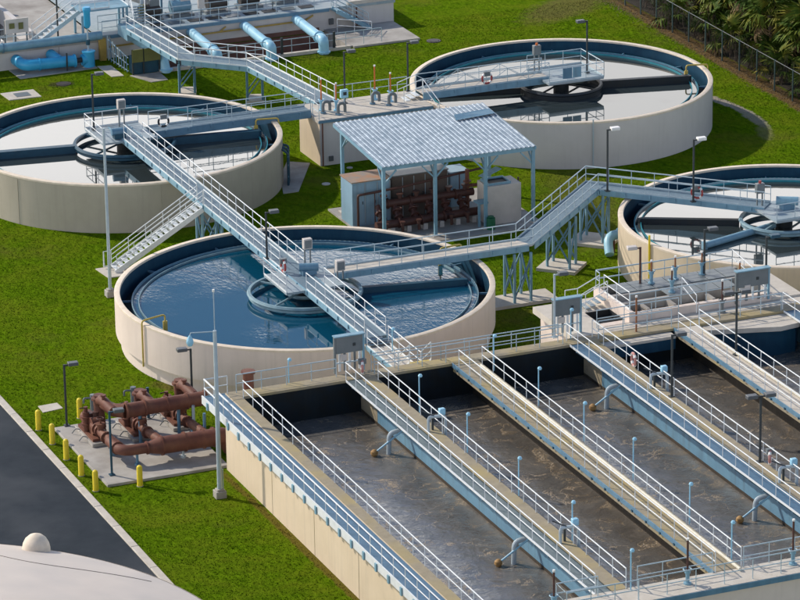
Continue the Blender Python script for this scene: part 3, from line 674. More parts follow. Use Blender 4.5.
for y0, y1, z, m_ in ((-16.83, -15.79, 4.6, TAN), (-15.43, -14.34, 4.55, CONC), (-13.98, -12.79, 4.7, CONC)):
    obj('trough_floor', box(13.62, y0, 4.1, 22.5, y1, z), m_, ic)
for i in range(7):
    obj('cover_plate', box(14.2 + 1.15 * i, -14.1, 5.11, 15.3 + 1.15 * i, -12.5, 5.16), PANEL, ic)
for i in range(4):
    obj('cover_plate', box(16.6 + 1.1 * i, -15.7, 5.11, 17.65 + 1.1 * i, -14.25, 5.15), PANEL, ic)
for x in (14.6, 16.3, 18.8): obj('cross_wall', box(x, -16.82, 4.6, x + .22, -15.8, 5.0), CONC, ic)
obj('end_slab', box(22.5, -17.2, 4.1, 24.5, YF, ZB + .1), CONCL, ic)
G2 = 'railings on the inlet channel'
railing([(13.4, -13.0, 5.1), (13.4, -12.5, 5.1), (22.3, -12.5, 5.1)], 'pale guard rail on the beige tank side of the inlet channel', G2, toe=False)
railing([(13.5, -16.9, 5.0), (20.0, -16.9, 5.0)], 'pale guard rail over the open trough of the inlet channel', G2, toe=False)
railing([(11.2, -17.3, ZB), (16.4, -17.3, ZB)], 'pale guard rail in front of the pink trough wall of the inlet channel', G2, toe=False)
railing([(10.5, -19.0, ZB), (15.1, -19.0, ZB)], 'pale guard rail on the water side of the inlet channel slab', G2, toe=False)
railing([(16.8, -19.1, ZB), (22.1, -19.1, ZB)], 'pale guard rail at the light slab above the dark curved apron', G2, toe=False)
railing([(13.5, -13.4, 5.1), (13.5, -16.8, 5.1)], 'white guard rail beside the dark open pit of the inlet channel', G2, mt=RAILW)
railing([(22.3, -12.5, 5.1), (22.3, -17.0, 4.6)], 'white sloping guard rail by the grey panel stand near the beige tank', G2, mt=RAILW, toe=False)
railing([(17.4, -15.7, 5.1), (17.4, -17.6, 4.6)], 'short white guard rail in the middle of the inlet channel', G2, mt=RAILW, toe=False)
ss = thing('stair', 'short white steel stair rising from the pale slab onto the inlet channel', 'stair', (12, -13.4, ZB))
for i in range(4): obj('tread', box(11.9 + .34 * i, -14.4, ZB + .1 + .12 * i, 12.16 + .34 * i, -13.5, ZB + .15 + .12 * i), PLAT, ss)
for y in (-13.4, -14.5): sub_railing(ss, [(11.0, y, ZB), (11.8, y, ZB), (13.2, y, 5.1)], mt=RAILW, toe=False)
# gate stems
def stem(x, y, z, h, label, m_=RUST, base=STEEL):
    t = thing('gate_stem', label, 'gate stem', (x, y, z), 'rusty gate stems with white tips')
    obj('pedestal', join(cyl(x, y, z, .2, .08, 10), cyl(x, y, z + .08, .1, .5, 10), cyl(x, y, z + .58, .15, .14, 10)), base, t)
    obj('rod', cyl(x, y, z + .72, .055, h - .72, 8), m_, t)
    obj('tip', cyl(x, y, z + h, .075, .1, 8), WHITE, t)
    obj('hand_wheel', lathe([(.2, z + .74), (.24, z + .77), (.2, z + .8), (.17, z + .77)], 14, True, (x, y)), base, t)
stem(12.95, -18.85, 3.6, 3.0, 'tall rusty gate stem on a blue pedestal at the water edge of the inlet slab', RUST, STEELM)
for x, y, lb in ((16.6, -13.3, 'rusty gate stem on the cover plates opposite the yellow wall pipe'), (18.2, -13.2, 'rusty gate stem on the cover plates beside the bare lamp pole'), (20.0, -13.1, 'rusty gate stem on the last cover plates near the panel stand'), (17.0, -15.2, 'dark gate stem in the middle row of cover plates'), (21.2, -15.6, 'rusty gate stem at the right end of the middle trough')):
    stem(x, y, 5.15, 1.35, lb, BROWND if 'dark' in lb else RUST)
stem(18.9, -17.9, ZB, 1.9, 'dark gate stem with grey box above the curved apron', BROWND, PANEL)
stem(-.4, -52.2, ZB, 2.3, 'red brown gate stem on the near deck over the second basin bay', BROWND, STEEL)
stem(5.35, -52.2, ZB, 2.3, 'red brown gate stem on the near deck over the third basin bay', BROWND, STEEL)
stem(-7.6, -52.4, ZB, 2.0, 'red brown gate stem on the near deck of the first basin bay', BROWND, STEEL)

# ------------------------------------------------------------------ panel stands
def panel_stand(x, y, z, label, w=1.7, h=2.15, rz=0):
    t = thing('panel_stand', label, 'panel stand', (x, y, z), 'grey panel stands on the far basin wall')
    for k in (-1, 1): obj('leg', cbox(x + k * (w / 2), y, z, .12, .14, h), STEEL if k > 0 else PANEL, t)
    obj('sun_shade', box(x - w / 2 + .065, y - .1, z + h - .98, x + w / 2 - .065, y + .05, z + h - .02), PANEL, t)
    obj('top_cap', box(x - w / 2 - .06, y - .2, z + h, x + w / 2 + .06, y + .2, z + h + .06), STEEL, t)
    for i in range(5): obj('slat', cbox(x - w / 2 + .28 + i * (w - .5) / 4, y, z + .1, .13, .06, h - 1.1), (RAILW, PANEL)[i % 2], t)
    obj('switch', box(x + .2, y - .13, z + h - .62, x + .36, y - .101, z + h - .45), LAMPM, t); obj('junction', box(x - .55, y - .16, z + .75, x - .2, y - .05, z + 1.1), CABW, t)
    obj('cross_bar', box(x - w / 2, y - .04, z + .55, x + w / 2, y + .04, z + .62), RAIL, t)
    return t
panel_stand(-4.3, -17.95, ZB, 'grey panel stand on the far wall at the foot of the long footbridge')
panel_stand(9.25, -17.45, ZB, 'grey panel stand with a lamp pole at the head of the blue grating')
panel_stand(21.2, -17.2, ZB + .1, 'grey panel stand in front of the beige tank wall', 2.1, 1.95)

# ------------------------------------------------------------------ lamp poles
def lamp(x, y, z0, zt, ang, label, heads=1, m_=LAMPM, hm=LAMPG):
    t = thing('lamp_post', label, 'lamp post', (x, y, z0), 'dark area lamp posts')
    obj('base_plate', cbox(x, y, z0, .3, .3, .06), m_, t)
    obj('pole', pipe([(x, y, z0 + .06), (x, y, zt)], .068, 8), m_, t)
    for k in range(heads):
        a = R(ang + 180 * k); c, s = math.cos(a), math.sin(a)
        ar = obj('arm', beam((x, y, zt - .06), (x + .3 * c, y + .3 * s, zt - .04), .06, .08), m_, t)
        hx, hy = x + .5 * c, y + .5 * s
        q = [(hx + u * c - v * s, hy + u * s + v * c) for u, v in ((-.28, -.2), (.3, -.2), (.3, .2), (-.28, .2))]
        obj('lamp_head', prism(q, zt - .1, zt + .1), hm, ar, bev=.03)
lamp(-17.9, -8.5, .15, 3.85, -5, 'short dark lamp post at the corner of the pump pad nearest the road')
lamp(-11.17, -10.97, .15, 4.6, 175, 'dark lamp post behind the brown headers with its head towards the road')
lamp(-17.97, -16.72, .15, 3.9, -5, 'dark teal lamp post in front of the brown pipes on the pump pad', 1, STEELD)
lamp(16.4, 34.5, 3.3, 7.0, -5, 'dark lamp post on the valve chamber deck beside the blue meter')
lamp(21.5, 35.4, 3.3, 6.8, -5, 'dark lamp post at the start of the trussed footbridge')
lamp(-1.75, 34.7, Z, 7.6, -5, 'dark lamp post on the taupe tank centre platform')
lamp(34.1, 32.9, Z, 7.5, 178, 'dark lamp post on the grey tank centre platform')
lamp(-.75, 4.4, Z, 6.7, -5, 'dark lamp post on the long footbridge above the blue tank')
lamp(23.73, 7.7, Z, 7.85, -5, 'dark lamp post with a white disc head at the footbridge bend', 1, LAMPM, WHITE)
lamp(27.69, 3.4, Z, 7.85, -5, 'dark lamp post on the footbridge just before the life ring box', 1, LAMPM, WHITE)
lamp(8.36, -17.7, ZB, 8.3, -5, 'grey lamp post standing against the panel stand at the blue grating', 1, GALV)
lamp(10.19, -29.0, ZB, 8.1, -5, 'dark lamp post on the bright blue grating wall next to valves')
lamp(10.13, -39.5, ZB, 8.2, -5, 'dark lamp post with two heads on the blue grating wall', 2)
lamp(16.37, -24.6, ZB, 8.25, -5, 'dark lamp post with two heads on the light slab walkway', 2)
lamp(20.1, -13.2, 5.1, 7.95, -5, 'dark lamp post on the inlet channel in front of the blue skimmer pipe')
lamp(22.4, -16.6, ZB + .1, 8.2, -5, 'dark post carrying a dark green box beside the panel stand', 1, LAMPM, STEELD)
lamp(16.0, -13.05, 5.1, 7.4, 170, 'brown lamp post with a floodlight at the yellow wall pipe', 1, BROWND, CABW)

def mast(x, y, zt, r, label, arm=False):
    t = thing('mast', label, 'mast', (x, y, 0), 'tall galvanised masts')
    obj('plinth', join(cbox(x, y, -.1, .6, .6, .5), cbox(x, y, .4, .42, .42, .1)), CONC, t, bev=.04)
    obj('shaft', pipe([(x, y, .5), (x, y, zt)], [r, r * .72], 12), GALV, t)
    if arm:
        obj('rod', pipe([(x, y, zt), (x, y, zt + 2.2)], .028, 6), GALV, t); obj('rod_tip', cyl(x, y, zt + 2.2, .07, .14, 8), WHITE, t)
        ar = obj('arm', pipe([(x, y, zt - .05), (x - 1.3, y + .2, zt), (x - 1.35, y + .2, zt - .15)], .03, 6), GALV, t)
        obj('camera_dome', lathe([(0, zt - .75), (.12, zt - .72), (.2, zt - .55), (.18, zt - .38), (.06, zt - .15), (0, zt - .15)], 16, False, (x - 1.35, y + .2)), POSTB, ar)
        obj('conduit', tube((x + .2, y, 0), (x + .2, y, 1.6), .03, 6), GALV, t)
mast(-13.53, -21.86, 9.6, .14, 'tall grey mast with camera arm standing beside the beige basin wall', True)
mast(-8.36, 12.06, 10.9, .11, 'slim grey mast on the lawn beside the white side stair')

# small gooseneck lights along the basin walkways
proto = None
gl = [(-3.2, -25.4, 6.55, 'at the start of the grey green grating walkway'), (-3.2, -31.9, 6.6, 'just past the first valves of the grey green grating'), (-3.2, -38.5, 6.5, 'halfway along the grey green grating walkway'), (-3.2, -45.0, 6.5, 'above the second valves of the grey green grating'), (-3.2, -51.7, 6.5, 'at the near end of the grey green grating walkway'),
      (3.05, -21.2, 6.5, 'over the dark far wall beside the tan slab walkway'), (3.05, -27.2, 6.6, 'second in the row beside the tan slab walkway'), (3.05, -33.0, 6.6, 'third in the row beside the tan slab walkway'), (3.05, -39.0, 6.7, 'fourth in the row beside the tan slab walkway'), (3.05, -45.5, 6.6, 'fifth in the row beside the tan slab walkway'), (2.8, -50.6, 6.5, 'at the near deck end of the tan slab walkway'),
      (-.9, -16.0, 5.8, 'at the landing of the long footbridge'), (-8.0, -18.2, 5.8, 'on the far wall of the first basin bay'), (9.1, -18.3, 6.2, 'at the head of the bright blue grating walkway')]
for x, y, zt, lb in gl:
    t = thing('walkway_light', 'small sky blue gooseneck light ' + lb, 'light', (x, y, ZB), 'sky blue gooseneck lights on the basins')
    obj('stem', pipe([(x, y, ZB), (x, y, zt)], .036, 8), POSTB, t)
    obj('head', lathe([(0, zt + .16), (.08, zt + .13), (.12, zt + .05), (.10, zt - .02), (0, zt - .04)], 12, False, (x + .07, y)), POSTB if y != -25.4 else SKYP, t)

# ------------------------------------------------------------------ float arms in the basins, valve sets, life rings
def float_arm(x, y, label):
    t = thing('float_arm', label, 'float arm', (x, y, 3.4), 'float arms hanging over the basin water')
    obj('elbow_pipe', pipe([(x + .75, y, 3.75), (x - .1, y + .0, 3.85), (x - .75, y + .1, 3.75), (x - .8, y + .1, 2.5)], .13, 10, .5), GALV, t)
    obj('arm', tube((x + .6, y - .25, 4.35), (x - 1.55, y + .15, 2.75), .055, 8), POSTB, t)
    obj('bracket', box(x + .2, y - .3, 3.9, x + .8, y - .05, 4.3), GALV, t)
    v, f = lathe([(0, -.22), (.13, -.18), (.21, -.04), (.19, .1), (.09, .19), (0, .21)], 16)
    obj('float_ball', (v, f), mat_float, t, (x - 1.62, y + .15, 2.72))
mat_float = mat('stained float', (.42, .25, .09), (.26, .14, .05), 4, .7)
float_arm(-4.4, -25.9, 'float arm with tan ball under the grey green grating, farther one'); float_arm(-4.4, -42.4, 'float arm with tan ball under the grey green grating, nearer one')
float_arm(9.2, -24.6, 'float arm with tan ball under the bright blue grating, farther one'); float_arm(9.2, -42.4, 'float arm with tan ball under the bright blue grating, nearer one')
def valve_set(x, y, label):
    t = thing('valve_set', label, 'valve', (x, y, ZB), 'valve sets on the basin walkways')
    obj('down_pipe', pipe([(x - .6, y + .1, ZB + .02), (x - .6, y + .1, ZB + .85), (x + .3, y - .1, ZB + .85), (x + .3, y - .1, ZB - 1.2)], .085, 8, .22), GALV, t)
    obj('actuator', join(cbox(x + .1, y - .1, ZB + .95, .34, .3, .36)), POSTB, t, bev=.05)
    obj('hand_lever', tube((x - .3, y, ZB + .9), (x - .9, y + .4, ZB + 1.15), .035, 6), LAMPM, t)
    obj('stand', cbox(x - .3, y + .25, ZB, .1, .1, .9), LAMPM, t)
valve_set(-3.3, -28.4, 'blue topped valve set on the grey green grating walkway, farther one'); valve_set(-3.3, -45.2, 'blue topped valve set on the grey green grating walkway, nearer one')
valve_set(10.3, -27.5, 'blue topped valve set on the bright blue grating walkway near the lamp')
valve_set(10.3, -42.6, 'blue topped valve set on the bright blue grating walkway past the life ring')
def torus(R0, r, n=24, k=8):
    return lathe([(R0 + r * math.cos(2 * PI * j / k), r * math.sin(2 * PI * j / k)) for j in range(k)], n, True)
def upright(g, ang):
    c, s = math.cos(R(ang)), math.sin(R(ang))
    return [(x * c - z * s * 0, x * s, y) if False else (x * c + z * s, x * s - z * c, y) for x, y, z in g[0]], g[1]
def life_ring(x, y, z, ang, label, m1=REDB, box_=True):
    t = thing('life_ring', label, 'life ring', (x, y, z), 'life rings hung on railings')
    obj('ring', upright(torus(.36, .075), ang), m1, t, (x, y, z + .55))
    for k in range(4):
        a = R(45 + 90 * k); g = upright(flange((.36 * math.cos(a), .36 * math.sin(a), 0), (-math.sin(a), math.cos(a), 0), .085, .16, 10), ang)
        obj('band', g, WHITE, t, (x, y, z + .55))
    if box_: obj('holder', cbox(x, y, z + .72, .42, .2, .3), PANEL, t)
life_ring(2.55, 32.75, Z, 0, 'life ring on the footbridge rail near the taupe tank centre', BLACKS)
life_ring(26.4, 32.85, Z, 0, 'red life ring on the trussed footbridge of the grey tank', REDB)
life_ring(28.0, 3.5, Z, -45, 'red and white life ring on the footbridge over the beige tank', REDB)
life_ring(-.8, 1.5, Z - .1, 90, 'red life ring on the long footbridge at the blue tank centre', REDB)
life_ring(10.2, -24.2, ZB, 80, 'faded pink life ring on the blue grating rail near the float arm', PINKB, False)
life_ring(10.3, -40.3, ZB, 60, 'faded pink life ring on the blue grating rail beside the double lamp', PINKB)
life_ring(-3.9, -18.9, ZB, 70, 'faded pink life ring hung at the landing of the first walkway', PINKB)

# control boxes on the tank centres
def control_box(x, y, z, label, m_=CABW, top=None, h=1.5):
    t = thing('control_box', label, 'control box', (x, y, z), 'control boxes on the tank platforms')
    for k in (-.18, .18): obj('leg', cbox(x + k, y, z, .08, .08, h - .65), PANEL, t)
    obj('cabinet', cbox(x, y, z + h - .65, .55, .35, .65), m_, t, bev=.03)
    obj('door', box(x - .22, y - .19, z + h - .58, x + .22, y - .176, z + h - .08), PANEL, t)
    if top: obj('beacon', cyl(x, y, z + h, .09, .16, 10), top, t)
control_box(.75, 1.4, Z, 'off white control box on the blue tank centre platform', CABW, None, 2.0)
control_box(.2, 34.6, Z, 'off white control box on the taupe tank centre platform', CABW, None, 1.9)
control_box(30.9, 34.4, Z, 'grey control box with an orange beacon on the grey tank bridge', PANEL, ORANGE, 2.0)
control_box(31.1, .9, Z, 'grey control box with a red beacon on the beige tank bridge', PANEL, REDB, 1.5)
control_box(1.9, -1.0, Z, 'small off white control box on the blue tank bridge rail', CABW, None, 1.2)
t = thing('gear_motor', 'pale blue gear motor on the beige tank centre platform', 'motor', (32.6, -.2, Z)); obj('housing', tube((31.9, .2, Z + .45), (33.1, -.5, Z + .45), .28, 14), STEEL, t); obj('mount', cbox(32.5, -.15, Z - .06, .8, .6, .35), STEELM, t)
t = thing('gear_motor', 'mid blue gear motor on the blue tank centre platform', 'motor', (0.2, .2, Z)); obj('housing', tube((.0, .9, Z + .42), (1.1, .5, Z + .42), .25, 14), STEELM, t); obj('mount', cbox(.5, .7, Z - .02, .9, .6, .3), STEELM, t)
t = thing('notice_board', 'blue notice panels on the rail of the grey tank platform', 'sign', (31.9, 31.6, Z)); obj('panel', box(31.6, 31.5, Z + .2, 32.3, 31.55, Z + .95), STEELM, t); obj('panel', box(32.36, 31.5, Z + .2, 33.0, 31.55, Z + .95), STEEL, t)
t = thing('gear_motor', 'dark teal gear motor on the taupe tank centre platform', 'motor', (-.6, 33.2, Z)); obj('housing', tube((-1.3, 32.3, Z + .4), (-.3, 32.2, Z + .4), .26, 14), STEELM, t); obj('mount', cbox(-.8, 32.2, Z - .02, .8, .5, .3), STEELD, t)

# ------------------------------------------------------------------ valve chamber between the far tanks
vc = thing('valve_chamber', 'grey concrete valve chamber with pipes and stems on its railed deck', 'chamber', (17, 33.3, 0))
obj('wall', box(13.35, 31.5, -.3, 21.6, 35.4, 3.02), GREYW, vc); obj('side_face', box(13.33, 31.55, 0, 13.349, 35.35, 3.0), BEIGE, vc)
obj('deck', box(13.25, 31.4, 3.02, 21.7, 35.5, 3.3), CONCL, vc); obj('deck_edge', box(13.2, 31.34, 3.08, 21.7, 31.398, 3.26), STEELM, vc)
obj('downpipe', tube((13.5, 31.4, 0), (13.5, 31.4, 3.1), .05, 6), BROWN, vc)
obj('floor_box', cbox(14.1, 31.42, .3, .3, .1, .35), LAMPG, vc)
railing([(15.95, 35.35, 3.3), (21.4, 35.35, 3.3)], 'pale guard rail along the lawn side of the valve chamber deck', None, toe=False)
railing([(13.3, 31.5, 3.3), (13.3, 32.7, 3.3)], 'short pale guard rail at the corner of the valve chamber deck', None, toe=False)
ps = thing('stair', 'small white stair from the valve chamber deck to the trussed footbridge', 'stair', (20.7, 33, 3.3))
for i in range(3): obj('tread', box(20.4 + .35 * i, 33.1, 3.3 + .13 * i, 20.75 + .35 * i, 34.1, 3.35 + .13 * i), RAILW, ps)
for y in (33.0, 34.2): sub_railing(ps, [(20.2, y, 3.3), (21.6, y, 3.72)], mt=RAILW, toe=False)
railing([(21.6, 32.9, 3.72), (22.0, 31.0, 2.6)], 'white sloping rail pair beside the grey tank rim near the chamber', None, mt=RAILW, toe=False)
for x, y, h, lb in ((14.3, 33.6, 2.2, 'orange gate stem nearest the angled footbridge'), (15.2, 33.1, 1.9, 'orange gate stem just behind the blue meter'), (18.6, 34.4, 2.4, 'tallest orange gate stem on the valve chamber deck'), (19.4, 33.5, 2.0, 'orange gate stem nearest the trussed footbridge')):
    stem(x, y, 3.3, h, lb, ORANGE, POSTB)
for x, y, lb in ((14.4, 32.9, 'nearest the angled footbridge'), (15.2, 32.1, 'at the deck edge below the blue meter'), (18.3, 33.5, 'behind the tallest orange stem'), (19.2, 32.7, 'nearest the trussed footbridge')):
    t = thing('vent_pipe', 'grey gooseneck vent pipe on the chamber deck ' + lb, 'vent pipe', (x, y, 3.3), 'gooseneck vents on the valve chamber')
    obj('bend', pipe([(x - .25, y, 3.3), (x - .25, y, 4.1), (x + .25, y, 4.1), (x + .25, y, 3.45)], .11, 10, .25), PANEL, t); obj('collar', flange((x - .25, y, 3.36), (0, 0, 1), .2, .08), STEELM, t)
t = thing('meter_box', 'pale blue meter box on a post on the valve chamber deck', 'meter', (15.6, 32.6, 3.3)); obj('post', cbox(15.6, 32.6, 3.3, .08, .08, 1.1), RAIL, t); obj('case', cbox(15.6, 32.6, 4.3, .55, .3, .6), SKYP, t, bev=.05); obj('screen', box(15.48, 32.43, 4.52, 15.72, 32.449, 4.75), LAMPM, t)

# ------------------------------------------------------------------ shelter with its equipment
sh = thing('shelter', 'open steel shelter with ribbed silver roof on pale blue posts', 'shelter', (16, 18, 0))
obj('floor_slab', box(10.2, 13.0, -.1, 21.9, 22.2, .12), CONC, sh)
RX0, RX1, RY0, RY1, ZF, ZR = 10.75, 21.5, 13.9, 22.2, 5.32, 5.92
rz_ = lambda y: ZF + (ZR - ZF) * (y - RY0) / (RY1 - RY0)
nsh = 11; wd = (RX1 - RX0) / nsh
for i in range(nsh):
    xs = []
    x0 = RX0 + wd * i
    prof = []
    for k in range(3):
        b = x0 + wd * k / 3; q = wd / 3
        prof += [(b, 0), (b + q * .48, 0), (b + q * .6, .05), (b + q * .88, .05)]
    prof.append((x0 + wd - .004, 0))
    v = [(x, RY0 - .1, rz_(RY0 - .1) + z) for x, z in prof] + [(x, RY1 + .15, rz_(RY1 + .15) + z) for x, z in prof]; n = len(prof)
    v += [(x, y, z - .02) for x, y, z in v]
    f = [(j, j + 1, n + j + 1, n + j) for j in range(n - 1)] + [(2 * n + j, 3 * n + j, 3 * n + j + 1, 2 * n + j + 1) for j in range(n - 1)]
    f += [(j + 1, j, 2 * n + j, 2 * n + j + 1) for j in range(n - 1)] + [(n + j, n + j + 1, 3 * n + j + 1, 3 * n + j) for j in range(n - 1)]
    obj('roof_sheet', (v, f), ROOFM, sh, smooth=0)
obj('raised_sheet', ([(18.4, 19.7, rz_(19.7) + .12), (21.3, 19.9, rz_(19.9) + .18), (21.3, 20.9, rz_(20.9) + .16), (18.6, 20.5, rz_(20.5) + .2)] + [(18.4, 19.7, rz_(19.7) + .1), (21.3, 19.9, rz_(19.9) + .16), (21.3, 20.9, rz_(20.9) + .14), (18.6, 20.5, rz_(20.5) + .18)], [(0, 1, 2, 3), (7, 6, 5, 4), (0, 4, 5, 1), (1, 5, 6, 2), (2, 6, 7, 3), (3, 7, 4, 0)]), STEELM, sh, smooth=0)
for y, z in ((RY0 + .1, rz_(RY0 + .1)), (21.2, rz_(21.2))):
    obj('eave_beam', beam((RX0 + .03, y, z - .18), (RX1 - .03, y, z - .18), .16, .26), STEEL, sh, smooth=0)
for x in (RX0 + .02, RX1 - .02):
    obj('gable_beam', beam((x, RY0 - .08, rz_(RY0) - .13), (x, RY1 + .1, rz_(RY1) - .13), .12, .22), STEEL, sh, smooth=0)
for y in (15.6, 17.2, 18.8, 20.2): obj('purlin', beam((RX0 + .1, y, rz_(y) - .1), (RX1 - .1, y, rz_(y) - .1), .1, .14), STEELM, sh, smooth=0)
for x in (10.9, 14.48, 18.02, 21.4):
    for y in (14.05, 21.2):
        if y > 20 and x == 14.48: continue
        z = rz_(y) - .3
        ps_ = obj('post', cbox(x, y, .12, .2, .2, z - .12), STEEL, sh)
        obj('base_plate', cbox(x, y, .121, .5, .5, .05), CONCL, ps_)
        for k in (-1, 1):
            if RX0 < x + k * 1.0 < RX1: obj('knee_brace', beam((x + k * .1, y, z - .9), (x + k * .9, y, z - .08), .09, .09), STEEL, ps_)
        k = 1 if y < 18 else -1
        obj('knee_brace', beam((x, y + k * .1, z - .9), (x, y + k * .9, z - .08), .09, .09), STEEL, ps_)
def cabinet(x0, y0, x1, y1, z0, z1, m_, label, top=None, doors=2, front=PANEL):
    t = thing('cabinet', label, 'cabinet', ((x0 + x1) / 2, (y0 + y1) / 2, z0), 'equipment cabinets under the shelter')
    obj('body', box(x0, y0, z0, x1, y1, z1), m_, t, bev=.02)
    obj('roof_plate', box(x0 - .06, y0 - .06, z1, x1 + .06, y1 + .06, z1 + .07), top or m_, t)
    for i in range(doors):
        a = x0 + (x1 - x0) * i / doors + .06; b = x0 + (x1 - x0) * (i + 1) / doors - .06
        d = obj('door', box(a, y0 - .035, z0 + .12, b, y0 - .002, z1 - .12), m_, t); obj('handle', box(b - .14, y0 - .08, (z0 + z1) / 2, b - .1, y0 - .036, (z0 + z1) / 2 + .2), LAMPM, d)
        obj('hinge_strip', box(b + .03, y0 - .05, z0 + .1, b + .07, y0 - .002, z1 - .1), GALV, t)
cabinet(10.25, 17.9, 12.9, 19.9, .12, 3.1, CABB, 'pale blue cabinet with a rusty top at the open end of the shelter', RUSTYTOP, 3)
cabinet(13.2, 18.4, 17.2, 20.6, .12, 3.0, CABG, 'long brown grey tank cabinet in the middle of the shelter', PANEL, 5)
cabinet(17.6, 19.0, 18.9, 20.4, .12, 2.5, CABB, 'small pale blue cabinet beyond the brown grey cabinet', None, 1)
sb = thing('sump_box', 'off white open topped box with blue hatch frame under the shelter edge', 'sump box', (19.5, 14.9, 0))
obj('wall', box(18.35, 14.5, 0, 20.75, 16.2, 2.75), CABW, sb, bev=.03); obj('hatch', box(18.6, 14.75, 2.76, 20.0, 15.9, 2.79), DARK, sb)
obj('hatch_frame', join(box(18.5, 14.65, 2.755, 20.1, 14.74, 2.9), box(18.5, 15.91, 2.755, 20.1, 16.0, 2.9), box(18.5, 14.741, 2.755, 18.59, 15.909, 2.9), box(20.01, 14.741, 2.755, 20.1, 15.909, 2.9)), STEEL, sb)
obj('hatch_lid', beam((18.55, 15.95, 3.0), (19.95, 16.3, 3.35), .6, .05), STEEL, sb)
obj('drain_pipe', tube((20.85, 15.2, .1), (20.85, 15.2, 2.9), .06, 6), BROWND, sb)
t = thing('wall_bracket', 'pale blue bracket table at the off white sump box', 'bracket', (18.0, 14.6, 0)); obj('plate', box(17.6, 14.3, 1.7, 18.33, 15.1, 1.8), STEEL, t); obj('leg', cbox(17.75, 14.5, .12, .14, .14, 1.57), STEEL, t)
t = thing('drum', 'green drum standing between the shelter post and the sump box', 'drum', (18.2, 13.8, 0)); obj('body', lathe([(0, .13), (.28, .13), (.3, .5), (.28, .9), (0, .95)], 20, False, (18.25, 13.75)), GREENB, t); obj('lid', cyl(18.25, 13.75, .95, .2, .06, 16), GREENB, t)
mf = thing('pipe_manifold', 'dark brown manifold of two headers with valves under the shelter', 'pipe manifold', (14.8, 16.3, .12))
obj('header', tube((11.0, 15.7, .75), (18.3, 15.9, .75), .27, 14), BROWND, mf); obj('header', tube((12.0, 16.9, 1.75), (18.4, 17.0, 1.75), .27, 14), BROWND, mf)
for i in range(6):
    x = 11.6 + 1.15 * i
    obj('riser', pipe([(x, 15.75, .8), (x, 16.3, 1.1), (x, 16.9, 1.7)], .17, 10), BROWND, mf)
    vb = obj('valve_body', join(flange((x, 16.1, 1.0), (0, .8, .5), .3, .12), flange((x, 16.5, 1.3), (0, .8, .5), .3, .12)), BROWND, mf)
    obj('hand_wheel', torus(.2, .035, 14, 6), BROWND, vb, (x, 16.1, 1.62))
    obj('saddle', cbox(x + .5, 15.75, .12, .3, .5, .4), CABW, mf)
    obj('valve_body', join(cyl(x + .45, 16.95, 1.95, .14, .35, 10), flange((x + .45, 16.95, 2.3), (0, 0, 1), .24)), BROWND, mf)
    obj('drain_valve', join(cyl(x - .1, 15.2, .3, .1, .6, 8), tube((x - .1, 15.2, .7), (x - .1, 15.65, .75), .1, 8), flange((x - .1, 15.2, .95), (0, 0, 1), .18)), BROWND, mf)
for x in (12.3, 13.9, 15.5, 17.1): obj('flange', flange((x, 16.92, 1.75), (1, 0, 0), .36), BROWND, mf); obj('flange', flange((x + .3, 15.75, .75), (1, 0, 0), .36), BROWND, mf)
t = thing('overhead_pipe', 'thin dark brown pipe rising in front of the blue cabinet and along the shelter', 'pipe', (10.4, 17.2, 0))
obj('run', pipe([(10.4, 17.3, .12), (10.4, 17.3, 2.45), (13.3, 17.3, 2.6), (19.5, 17.5, 3.1)], .085, 8, .15), BROWND, t)
for x in (11.6, 13.5, 15.6, 17.6): obj('drop', tube((x, 17.35, .12), (x, 17.35, 2.5 + (x - 11) * .07), .04, 6), BROWND, t)
t = thing('valve_tree', 'brown upright valve tree near the off white sump box', 'valve', (18.2, 17.2, 0)); obj('stem', cyl(18.0, 17.0, .12, .14, 3.2, 10), BROWN, t)
for z in (1.2, 1.9, 2.5): obj('flange', flange((18.0, 17.0, z), (0, 0, 1), .27), BROWN, t)
obj('branch', tube((18.0, 17.0, 2.2), (18.9, 16.8, 2.2), .12, 8), BROWN, t)

# ------------------------------------------------------------------ pump pad by the road
tag(obj('pump_pad', box(-18.65, -18.0, -.1, -11.6, -8.45, .15), CONC, bev=.03), 'grey concrete pad under the brown pumps by the road', 'pad')
hd = thing('suction_header', 'thick red brown header on low supports along the front of the pump pad', 'pipe header', (-14, -15.9, .15))
pts = fillet([(-17.15, -14.0, 1.05), (-17.1, -15.8, 1.05), (-15.6, -15.85, 1.05)], .9, 5)
obj('small_run', pipe(pts, .3, 14), BROWN, hd)
obj('reducer', pipe([(-15.6, -15.85, 1.05), (-14.8, -15.88, 1.07)], [.3, .5], 16), BROWN, hd)
obj('large_run', tube((-14.8, -15.88, 1.07), (-11.7, -16.0, 1.1), .5, 18), BROWN, hd)
obj('end_bend', pipe([(-11.7, -16.0, 1.1), (-11.1, -16.0, 1.1), (-10.7, -16.0, .3)], .5, 16, .4), BROWN, hd)
for x, r in ((-17.1, .38), (-15.6, .38), (-14.75, .58), (-13.4, .58), (-12.3, .58), (-11.7, .58)):
    obj('flange', flange((x, -15.86 if x > -17 else -15.2, 1.06), (1, 0, 0) if x > -17 else (0, 1, 0), r), BROWN, hd)
for x, h in ((-16.2, .55), (-13.5, .4)): obj('support', join(cyl(x, -15.88, .15, .16, .12, 10), cyl(x, -15.88, .27, .08, h, 10)), STEELM if x < -15 else GALV, hd)
dh = thing('discharge_header', 'red brown overhead header on blue posts behind the pumps', 'pipe header', (-13.5, -12.7, 2.1))
obj('run', tube((-15.75, -12.65, 2.15), (-11.0, -12.75, 2.2), .42, 18), BROWN, dh)
obj('end_cone', pipe([(-15.75, -12.65, 2.15), (-16.25, -12.3, 2.15), (-16.5, -11.2, 2.15)], [.42, .34, .3], 14), BROWN, dh)
